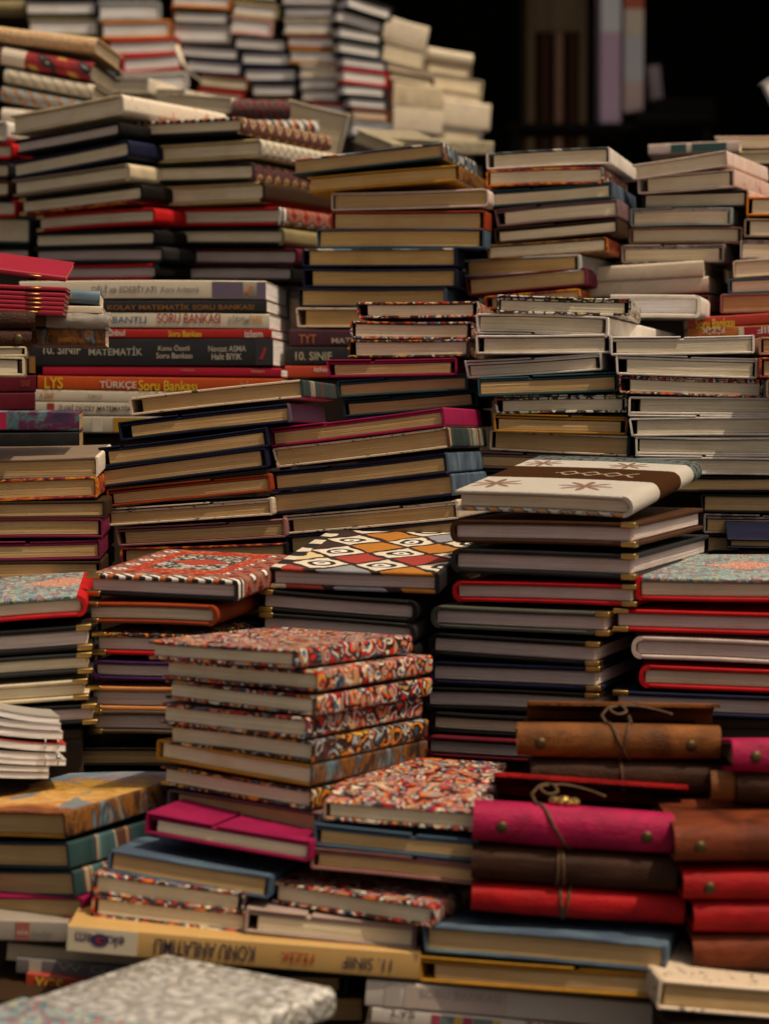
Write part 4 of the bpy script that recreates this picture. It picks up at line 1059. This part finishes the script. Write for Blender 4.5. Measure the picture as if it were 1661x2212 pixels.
# ---- nearer row: brass-cornered journals
stack('the red kilim stack', 'A2', 1.62, 15, .175, [
    (525, 446, 1442, 488, 128, 'J', 'black', 'mauve', dict(top='kilim_red', sp='kilim_red', br='l', pitch=2.5, r=.004)),
    (513, 620, 1312, 640, 124, 'J', 'rust', 'pale', dict(br='l', pitch=1)),
    (560, 800, 1300, 822, 132, 'J', 'mandala_dark', 'mauve', dict(bot='red', br='l', d='dark patterned red-backed journal')),
    (548, 964, 1300, 978, 120, 'J', 'purple', 'mauve', dict(s='L')),
    (528, 1122, 1300, 1132, 148, 'J', 'peach', 'mauve', dict(br='l')),
    (535, 1272, 1260, 1288, 142, 'J', 'suede_brown', 'mauve', dict(br='l')),
    (380, 1500, 1260, 1505, 112, 'K', 'black', 'tan', dict()),
], pitch=1)
stack('the journal stack at the left edge', 'A2', 1.6, -6, .17, [
    (-330, 640, 520, 572, 132, 'J', 'red', 'pale', dict(top='carpet_blue', pitch=1.5)),
    (-330, 812, 548, 752, 152, 'J', 'black', 'mauve', dict(br='r', s='L')),
    (-330, 985, 552, 922, 122, 'J', 'charcoal', 'cream', dict(br='r', s='L')),
    (-330, 1136, 528, 1080, 124, 'J', 'cream', 'cream', dict(br='r', s='L', sp='cream')),
    (-330, 1282, 582, 1232, 122, 'J', 'black', 'mauve', dict(br='r', s='L', d='lower black journal')),
], pitch=1)
stack('the printed book behind red carpet journal', 'A2', 1.72, -6, .12, [
    (-330, 560, 330, 510, 70, 'K', 'mandala', 'cream', dict(label='cream multicoloured printed book behind the blue carpet-topped journal', pitch=3, top='floral_pink')),
], pitch=0, riser=False)
stack('the eye-patterned stack', 'B2', 1.66, 15, .2, [
    (115, 404, 1142, 440, 130, 'J', 'eye_weave', 'mauve', dict(pitch=6.5, puff=.0018, sp='charcoal', r=.003)),
    (58, 540, 1012, 612, 132, 'J', 'black', 'mauve', dict(br='l')),
    (58, 680, 1000, 750, 130, 'J', 'charcoal', 'mauve', dict(br='l')),
    (58, 815, 1000, 880, 130, 'J', 'black', 'mauve', dict(d='lower black journal')),
], pitch=1)
stack('the brown-and-white fabric stack', 'C2', 1.62, 24, .2, [
    (-235, -62, 838, -20, 128, 'J', 'star_fabric', 'pale', dict(pitch=6.5, ct=.005, r=.0085, L=.2, puff=.0024, bot='kilim_blue')),
    (-265, 118, 848, 140, 140, 'J', 'brown', 'mauve', dict(s='L', br='r', L=.2)),
    (-260, 290, 848, 330, 148, 'J', 'charcoal', 'mauve', dict(s='L', br='r', L=.22)),
    (-252, 488, 852, 515, 124, 'J', 'red', 'mauve', dict(s='L', br='r', L=.17)),
    (-382, 636, 692, 680, 136, 'J', 'grey_green', 'mauve', dict(s='L', br='r', L=.17)),
    (-395, 800, 632, 862, 140, 'J', 'black', 'mauve', dict(s='L', br='r', L=.19)),
    (-400, 970, 634, 1010, 142, 'J', 'navy', 'mauve', dict(s='L', br='r', L=.19)),
    (-432, 1128, 628, 1172, 140, 'J', 'black', 'mauve', dict(s='L', br='r', d='lower black journal', L=.19)),
    (-395, 1280, 490, 1322, 126, 'J', 'black', 'cream', dict(s='L', br='r', d='lowest black journal', L=.17)),
    (-425, 1422, 300, 1460, 130, 'J', 'maroon', 'mauve', dict(s='L', L=.17)),
], pitch=.5)
stack('the red journal stack at right', 'C2', 1.6, 10, .19, [
    (852, 462, 1950, 474, 146, 'J', 'red', 'pale', dict(s='L', top='carpet_blue', pitch=1.5, r=.005)),
    (722, 656, 1950, 690, 136, 'J', 'red', 'mauve', dict(br='l', d='brass-cornered red journal')),
    (832, 822, 1950, 872, 138, 'J', 'pinkish_white', 'mauve', dict(s='L')),
    (876, 994, 1950, 1034, 142, 'J', 'red', 'pale', dict(s='L', d='rounded red journal')),
    (720, 1150, 1950, 1196, 142, 'J', 'navy', 'mauve', dict(br='l')),
], pitch=.5)
stack('the dark book behind red carpet corner', 'C2', 1.86, 8, .1, [
    (1408, 232, 1960, 240, 60, 'K', 'navy', 'tan', dict(label='navy book end peeping above the red carpet-topped journal', pitch=6)),
], pitch=0)

# ---- front: mandala stack and neighbours
stack('the front mandala stack', 'B2', 1.42, 31, .158, [
    (-612, 848, 278, 905, 110, 'K', 'mandala', 'cream', dict(d='topmost mandala-print notebook', label='red mandala-print hardback on top of the front stack')),
    (-525, 960, 412, 1040, 116, 'K', 'mandala', 'cream', {}),
    (-508, 1082, 412, 1186, 116, 'K', 'mandala', 'cream', dict(d='shifted mandala-print hardback')),
    (-546, 1224, 348, 1318, 122, 'K', 'mandala', 'cream', dict(d='inset mandala-print hardback')),
    (-502, 1352, 388, 1462, 124, 'K', 'mandala_dark', 'cream', {}),
    (-560, 1442, 384, 1602, 126, 'H', 'gold', 'cream', dict(sp='paint', fl=None)),
    (-538, 1600, 378, 1754, 118, 'K', 'mandala_dark', 'cream', dict(d='lower dark mandala-print hardback')),
    (-496, 1744, 428, 1890, 128, 'H', 'mauve', 'tan', {}),
], pitch=-1.8, riser=False)
stack('the pink-and-blue pair under mandala stack', 'A3', 1.385, 14, .15, [
    (885, 380, 1878, 552, 132, 'H', 'magenta', 'cream', dict(fl=('t', .42), pitch=-2, yaw=18)),
    (660, 605, 1645, 768, 140, 'H', 'blue_wash', 'tan', dict(pitch=-5, yaw=10, sp='blue')),
    (560, 742, 1482, 868, 132, 'H', 'mandala', 'cream', dict(yaw=6, pitch=-3)),
    (560, 884, 1502, 988, 134, 'H', 'mandala', 'cream', dict(yaw=4, d='lower mandala-print notebook', pitch=-3)),
], pitch=-3, riser=False)
stack('the front left corner stack', 'A3', 1.41, 33, .15, [
    (-420, 378, 392, 384, 152, 'K', 'gold', 'tan', dict(top='orange_painting', sp='paint', d='orange painting-print hardback', pitch=2)),
    (-420, 548, 412, 564, 160, 'H', 'dark_teal', 'tan', dict(sp='teal_stripe', L=.125)),
    (-420, 724, 444, 736, 158, 'H', 'dark_teal', 'tan', dict(sp='teal_stripe', d='lower dark teal notebook', L=.1)),
    (-420, 888, 500, 896, 142, 'H', 'magenta', 'tan', dict(yaw=20, L=.14)),
], pitch=.5, riser=False)
stack('the curling booklet pile', 'A2', 1.5, -13, .12, [
    (-240, 1290, 365, 1308, 48, 'B', (.35, .33, .3), 'white', dict(bend=.012, d='grey-covered booklet')),
    (-240, 1348, 372, 1352, 44, 'B', (.55, .52, .5), 'white', dict(bend=.009, d='white booklet')),
    (-240, 1398, 385, 1398, 50, 'B', (.55, .4, .4), 'white', dict(bend=.008, d='pink-edged booklet')),
    (-240, 1470, 402, 1470, 54, 'B', (.45, .03, .02), 'white', dict(bend=.009, wire=True, d='red-covered wire-bound booklet')),
    (-240, 1530, 345, 1528, 42, 'B', (.4, .38, .36), 'white', dict(bend=.005, d='short white booklet')),
    (-240, 1568, 403, 1566, 42, 'B', (.55, .52, .5), 'white', dict(bend=.005, wire=True, d='wire-bound white booklet')),
    (-240, 1616, 300, 1610, 36, 'B', (.4, .38, .36), 'white', dict(bend=.004, d='grey booklet')),
    (-240, 1656, 300, 1650, 36, 'B', (.5, .48, .46), 'white', dict(bend=.003, d='lowest pale booklet')),
], pitch=-5)
stack('the front middle stack', 'B3', 1.38, 8, .16, [
    (443, 308, 1430, 384, 122, 'H', 'mandala', 'cream', dict(pitch=2, fl=None)),
    (383, 446, 1380, 546, 140, 'H', 'blue', 'tan', dict(fl=('t', .61), pitch=0)),
    (368, 592, 1380, 694, 134, 'H', 'rose', 'tan', dict(fl=('t', .62), pitch=0)),
    (140, 800, 1112, 948, 132, 'K', 'mandala', 'cream', dict(pitch=-2.5, yaw=20, d='lower mandala-print hardback', L=.16, dD=-.02)),
    (-22, 958, 1010, 1062, 152, 'H', 'dusty_rose', 'cream', dict(fl=('t', .37), sp='mauve', yaw=3, pitch=-2, dD=-.006)),
], pitch=-1, riser=False)
stack('the blue-and-gold pair under red leather', 'B3', 1.33, 14, .15, [
    (1042, 1062, 2512, 1188, 164, 'H', 'blue_wash', 'tan', dict(pitch=-3)),
    (1010, 1248, 2472, 1348, 158, 'H', 'gold', 'tan', dict(fl=('t', .66), pitch=-3)),
], pitch=-3, riser=False)
stack('the bottom textbook pile', 'A3', 1.366, 0, .15, [
    tbk(415, 1058, 2540, 1230, 172, (.5, .3, .11), 'cream', [(415, 838, (.55, .48, .36))],
        [('ekstrem', 462, 760, 1118, 1190, (.03, .03, .08), True), ('KONU ANLATIMLI', 942, 1548, 1160, 1262, (.05, .04, .06), True), ('FİZİK', 1700, 1905, 1225, 1300, (.45, .05, .02), True), ('11. SINIF', 2078, 2372, 1258, 1335, (.05, .04, .06), True), ('TR', 582, 645, 1130, 1172, (.4, .03, .02), True, .012, -.0012), ('YAYINLARI', 462, 545, 1100, 1116, (.4, .15, .1), True)],
        emblem=[(555, 665, 1112, 1192, (.03, .03, .09), 'oval')], d='tan upside-down FİZİK textbook'),
    tbk(50, 1170, 1100, 1270, 110, (.42, .34, .23), 'cream', [], [], d='plain beige textbook', dD=.045),
    tbk(105, 1258, 1100, 1330, 100, (.12, .11, .11), 'cream', [(180, 255, (.36, .33, .27))], [('W G E', 350, 760, 1300, 1350, (.26, .24, .22))], d='grey lettered textbook', dD=.04),
    tbk(165, 1350, 1100, 1452, 128, (.33, .035, .015), 'cream', [], [('YGS', 215, 385, 1378, 1470, (.6, .42, .06))], d='red YGS textbook', dD=.035),
    tbk(-120, 1500, 1100, 1560, 110, 'dark_brown', 'cream', [], [], d='dark brown textbook'),
], pitch=0)
stack('the grey textbook left of FİZİK spine', 'A3', 1.405, 0, .1, [
    tbk(-420, 1022, 414, 1042, 132, (.3, .26, .22), 'cream', [(98, 182, (.33, .1, .08))], [('eis', 105, 175, 1090, 1125, (.5, .35, .3)), ('Kısa Özet', 200, 320, 1095, 1130, (.16, .15, .14))], d='grey', label='grey textbook with small red logo left of the FİZİK spine'),
], pitch=0, riser=False)
stack('the bottom right textbook pile', 'B3', 1.36, 2, .15, [
    tbk(705, 1396, 2950, 1590, 160, (.52, .48, .44), 'white', [(820, 915, (.42, .38, .34)), (940, 1560, (.46, .38, .34))], [('SORU BANKASI', 1030, 1520, 1470, 1520, (.33, .29, .28)), ('YGS', 2700, 2850, 1580, 1620, (.1, .09, .09))], d='white faded-print textbook'),
    tbk(740, 1558, 2950, 1766, 100, (.55, .51, .46), 'white', [(1100, 1150, (.35, .05, .09)), (1155, 1235, (.12, .16, .16)), (1240, 1285, (.5, .33, .08)), (1290, 1345, (.33, .04, .09)), (1350, 1470, (.14, .17, .17)), (1475, 1520, (.5, .35, .1))],
        [('LYS', 860, 1000, 1580, 1622, (.08, .075, .07)), ('TARİH', 1665, 1920, 1640, 1700, (.45, .06, .03))], d='white TARİH textbook'),
    tbk(750, 1660, 2950, 1868, 140, (.36, .06, .014), 'white', [], [], d='orange-red textbook'),
], pitch=0)
stack('the blue-flecked white notebook', 'C3', 1.3, -6, .13, [
    (1000, 1392, 1960, 1470, 185, 'H', 'cream_ink', 'tan', dict(label='white blue-flecked notebook under the right leather pile', pitch=1)),
], pitch=0)
stack('the dark green book behind silver brocade', 'B3', 1.42, 3, .12, [
    (-350, 1330, 592, 1368, 118, 'H', 'dark_teal', 'tan', dict(label='dim book with dark page edges behind the silver brocade book')),
    (-350, 1470, 700, 1490, 180, 'H', 'dark_brown', 'tan', dict(label='dark brown book low behind the silver brocade book')),
], pitch=0)
# silver brocade book lying diagonally, and the blue cloth corner beside it
M = Matrix.Translation((0, 0, 0))
def free_book(tile, corner_px, D, yaw, W, L, T, build, **kw):
    P = at_depth(tile, corner_px[0], corner_px[1], D)
    return P
Pb = at_depth('A3', 1000, 1236, 1.345)          # far corner of the top face
a = R(35)
u = Vector((math.cos(a), -math.sin(a), 0)); v = Vector((math.sin(a), math.cos(a), 0))
Ls, Ws, Ts = .156, .138, .02
O = Pb - v * Ls - Vector((0, 0, Ts))
root = thing('cloth_journal', 'silver brocade journal lying diagonally at the bottom edge', 'journal', Matrix(((u.x, v.x, 0, O.x), (u.y, v.y, 0, O.y), (0, 0, 1, O.z), (0, 0, 0, 1))))
head_book(root, Ws, Ts, Ls, 'silver_brocade', 'cream', 3.3, flap=False, round_=True, r=.006, ct=.0036)
RISERS.append((root.matrix_world.copy(), Ws, Ls, 'the silver brocade journal', None))
Pb = at_depth('A3', -120, 1585, 1.2); O = Pb - v * .14 - Vector((0, 0, .022))
root = thing('cloth_journal', 'blue woven journal corner at the bottom left', 'journal', Matrix(((u.x, v.x, 0, O.x + .02), (u.y, v.y, 0, O.y + .03), (0, 0, 1, O.z), (0, 0, 0, 1))))
head_book(root, .1, .022, .14, 'carpet_blue', 'cream', 5.1, flap=False, round_=True)
RISERS.append((root.matrix_world.copy(), .1, .14, 'the blue woven journal', None))

# ---- leather journals at the right
stack('the cord-tied leather pile', 'C2', 1.36, 3, .12, [
    (142, 1362, 1372, 1382, 196, 'L', 'leather_tan', 'tan', dict(dD=.07, cord=((.5, .02), (.53, -.01)), rivets=(.115, .85), flap=(.06, 1.04, .008), open_top=True, d='tan leather journal')),
    (225, 1572, 1420, 1606, 190, 'L', 'leather_dark', 'tan', dict(dD=.07, rivets=(), cord=((.46, .004),))),
    (-120, 1838, 1095, 1922, 236, 'L', 'leather_pink', 'tan', dict(rivets=(.145, .865), cord=((.405, .03),), flap=(.1, 1.1, .011), open_top=True, charm=True)),
    (-130, 2098, 1112, 2178, 206, 'L', 'leather_dark', 'tan', dict(rivets=(), cord=((.42, .0), (.445, .003)), d='dark brown leather journal')),
    (-132, 2322, 1155, 2408, 170, 'L', 'leather_red', 'tan', dict(rivets=(), cord=((.42, .004), (.45, -.006)))),
], pitch=0, riser=False)
stack('the leather pile at right edge', 'C2', 1.34, 0, .12, [
    (1440, 1444, 2300, 1450, 196, 'L', 'leather_pink', 'tan', dict(dD=.05, rivets=(.16, .8), pitch=-9)),
    (1470, 1652, 2300, 1660, 190, 'L', 'leather_dark', 'tan', dict(dD=.05, rivets=(), tab=True)),
    (1092, 1982, 2300, 1966, 218, 'L', 'leather_rust', 'tan', dict(rivets=(.125, .85))),
    (1145, 2250, 2300, 2250, 176, 'L', 'leather_red', 'tan', dict(rivets=(.135, .85))),
    (1208, 2438, 2300, 2436, 186, 'L', 'leather_red', 'tan', dict(rivets=(), d='lower red leather journal')),
    (1204, 2644, 2300, 2640, 212, 'L', 'leather_rust', 'tan', dict(rivets=(), d='lower rust leather journal')),
], pitch=0, riser=False)

# ------------------------------------------------------------------ risers that carry the raised stacks, far counter, shop
COUNTER_Z = 1.45
ct_ = thing('back_counter', 'dark wooden counter under the far white journals', 'counter', Matrix.Translation((-.35, 4.5, 0)))
new_obj('top', box_me(-1.6, 1.15, -.32, .6, COUNTER_Z - .04, COUNTER_Z, .003), 'wood', ct_, 2)
for i in range(11): new_obj('panel', box_me(-1.58 + i * .245, -1.58 + i * .245 + .24, -.28, -.26, .02, COUNTER_Z - .041, .003), 'wood', ct_, i)
for x in (-1.58, 1.1): new_obj('side_panel', box_me(x, x + .03, -.259, .58, .0, COUNTER_Z - .041, .003), 'wood', ct_, 3)
for (M, W, LL, phrase, base) in RISERS:
    z0 = (COUNTER_Z if M.translation.y > 3.9 else TABLE_Z)
    xe = W * (base or 1.0)          # a riser may carry only the outer part of its stack
    corners = [M @ Vector((x, y, 0)) for x in (0, xe) for y in (0, LL)]
    z1 = min(c.z for c in corners) - .0015
    if z1 - z0 < .012: continue
    u = (corners[2] - corners[0]); ang = math.atan2(u.y, u.x)
    c0 = sum(corners, Vector()) / 4
    rt = thing('display_riser', 'dark wooden riser under ' + phrase, 'riser', Matrix.Translation((c0.x, c0.y, z0)) @ Matrix.Rotation(ang, 4, 'Z'), 'risers under the book stacks')
    h = z1 - z0; w2, l2 = max(.02, xe / 2 - .012), max(.02, LL / 2 - .014)
    if LL < .05: l2 = LL / 2 - .001
    new_obj('top_board', box_me(-w2, w2, -l2, l2, h - .008, h, .001), 'wood', rt, 1)
    t = .006
    for (x0, x1, y0, y1) in ((-w2, w2, -l2, -l2 + t), (-w2, w2, l2 - t, l2), (-w2, -w2 + t, -l2 + t, l2 - t), (w2 - t, w2, -l2 + t, l2 - t)):
        new_obj('side_board', box_me(x0, x1, y0, y1, 0, h - .0081, 0), 'wood', rt, 2)

def wall(name, label, x0, x1, y0, y1, z0, z1):
    o = new_obj(name, box_me(x0, x1, y0, y1, z0, z1, 0), 'shop_dark'); o['label'] = label; o['category'] = 'wall'; return o
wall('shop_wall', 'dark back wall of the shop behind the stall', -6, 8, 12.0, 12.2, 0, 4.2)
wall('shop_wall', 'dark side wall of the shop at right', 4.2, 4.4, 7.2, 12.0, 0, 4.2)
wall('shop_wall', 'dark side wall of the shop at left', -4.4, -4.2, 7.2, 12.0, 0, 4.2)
rf = new_obj('shop_roof', box_me(-4.6, 4.6, 6.6, 12.2, 4.2, 4.4, 0), 'shop_dark'); rf['label'] = 'dark shop ceiling with an added unseen front overhang for shade'; rf['category'] = 'roof'  # front overhang is added out of view to keep the interior in shade
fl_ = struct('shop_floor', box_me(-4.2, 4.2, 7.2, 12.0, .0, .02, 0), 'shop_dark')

def at(tile, x, y, D): return at_depth(tile, x, y, D)
p0 = at('C0', 200, 900, 8.8); p1 = at('C0', 560, 190, 8.8)
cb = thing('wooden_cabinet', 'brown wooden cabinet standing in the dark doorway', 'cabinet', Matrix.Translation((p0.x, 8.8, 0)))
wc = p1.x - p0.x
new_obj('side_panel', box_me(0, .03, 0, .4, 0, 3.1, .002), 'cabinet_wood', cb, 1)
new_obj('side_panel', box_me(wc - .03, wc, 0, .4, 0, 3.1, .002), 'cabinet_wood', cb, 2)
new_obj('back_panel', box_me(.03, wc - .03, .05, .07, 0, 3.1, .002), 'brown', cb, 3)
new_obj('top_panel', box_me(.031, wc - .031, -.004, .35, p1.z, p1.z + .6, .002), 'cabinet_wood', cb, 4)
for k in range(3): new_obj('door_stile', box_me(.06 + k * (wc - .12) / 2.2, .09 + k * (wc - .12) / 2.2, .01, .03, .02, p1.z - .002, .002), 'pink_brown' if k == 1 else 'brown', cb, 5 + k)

def volume(x0, x1, y0, y1, D, label, bands, tilt=0.0):
    """a tall printed volume standing upright on a dark shelf, spine to the camera"""
    A = at('C0', x0, y1, D); B = at('C0', x1, y0, D)
    rt = thing('standing_book', label, 'book', Matrix.Translation((A.x, D, A.z)) @ Matrix.Rotation(R(tilt), 4, 'Y'), 'tall books standing in the doorway')
    W_, H_ = B.x - A.x, B.z - A.z
    new_obj('page_block', box_me(.004, W_ - .004, .006, .2, .002, H_ - .002, .001), 'pg_white', rt, 1)
    new_obj('front_cover', box_me(0, .003, .004, .205, 0, H_, .001), bands[0][2], rt, 1)
    new_obj('back_cover', box_me(W_ - .003, W_, .004, .205, 0, H_, .001), bands[0][2], rt, 1)
    for (a_, b_, col) in bands:
        new_obj('spine', box_me(0, W_, 0, .0035, a_ * H_, b_ * H_ - .0005, .001), col, rt, 1)
    return A, W_
A, w1 = volume(642, 768, -260, 745, 7.8, 'tall lilac-spined book standing in the doorway', [(0, .55, (.5, .36, .5)), (.55, 1, (.62, .64, .68))])
volume(782, 905, -240, 675, 7.83, 'tall red-and-white book standing in the doorway', [(0, .2, (.55, .42, .4)), (.2, .5, (.5, .53, .56)), (.5, .52, (.6, .56, .45)), (.52, .68, (.62, .56, .46)), (.68, .78, (.5, .1, .06)), (.78, .85, (.62, .45, .44)), (.85, 1, (.5, .03, .05))])
volume(950, 1022, 395, 612, 7.9, 'short mauve book leaning in the doorway', [(0, 1, (.3, .24, .28))], -6)
sh = thing('doorway_shelf', 'dark shelf carrying the tall doorway books', 'shelf', Matrix.Translation((A.x, 7.8, 0)))
zs = A.z
new_obj('board', box_me(-.35, .05 + w1, -.02, .26, zs - .022, zs - .001, .002), 'shop_dark', sh, 1)
new_obj('step_board', box_me(.052 + w1, .42, -.02, .26, zs + .005, at('C0', 800, 675, 7.83).z - .001, .002), 'shop_dark', sh, 1)
zs2 = at('C0', 980, 612, 7.9).z
new_obj('step_board', box_me(.2, .42, -.0, .26, at('C0', 800, 675, 7.83).z, zs2 - .002, .002), 'shop_dark', sh, 1)
for x in (-.33, .38): new_obj('leg', box_me(x, x + .03, 0, .24, 0, zs - .023, .002), 'shop_dark', sh, 2)

# ribbon marker hanging from the far red journal
rb = new_obj('ribbon', tube_me(smooth_pts([at('A0', 1068, 275, 4.18), at('A0', 1085, 330, 4.16), at('A0', 1120, 400, 4.15), at('A0', 1165, 450, 4.15), at('A0', 1215, 492, 4.15)], 5), .006, 6, False, .3), 'worn_cream')
rb['label'] = 'cream ribbon marker hanging between the far red and navy journals'; rb['category'] = 'ribbon'
# staples on the crimson booklets
for o in [o for o in bpy.data.objects if o.type == 'EMPTY' and 'crimson' in o.get('label', '') and 'booklet pile' in o.get('label', '')]:
    o.name = 'stapled_booklet'; o['category'] = 'booklet'
    ch = [c for c in o.children if c.name.startswith('spine')][0]
    W_ = max(v.co.x for v in ch.data.vertices); T_ = max(v.co.z for v in ch.data.vertices)
    xs = W_ * (.63 + rnd.uniform(-.02, .02))
    new_obj('staple', tube_me([(xs, .0003, T_ * .5), (xs + .0005, -.0008, T_ * .5), (xs + .0115, -.0008, T_ * .5), (xs + .012, .0003, T_ * .5)], .0005, 5), 'brass', ch, 1)
bpy.context.view_layer.update()
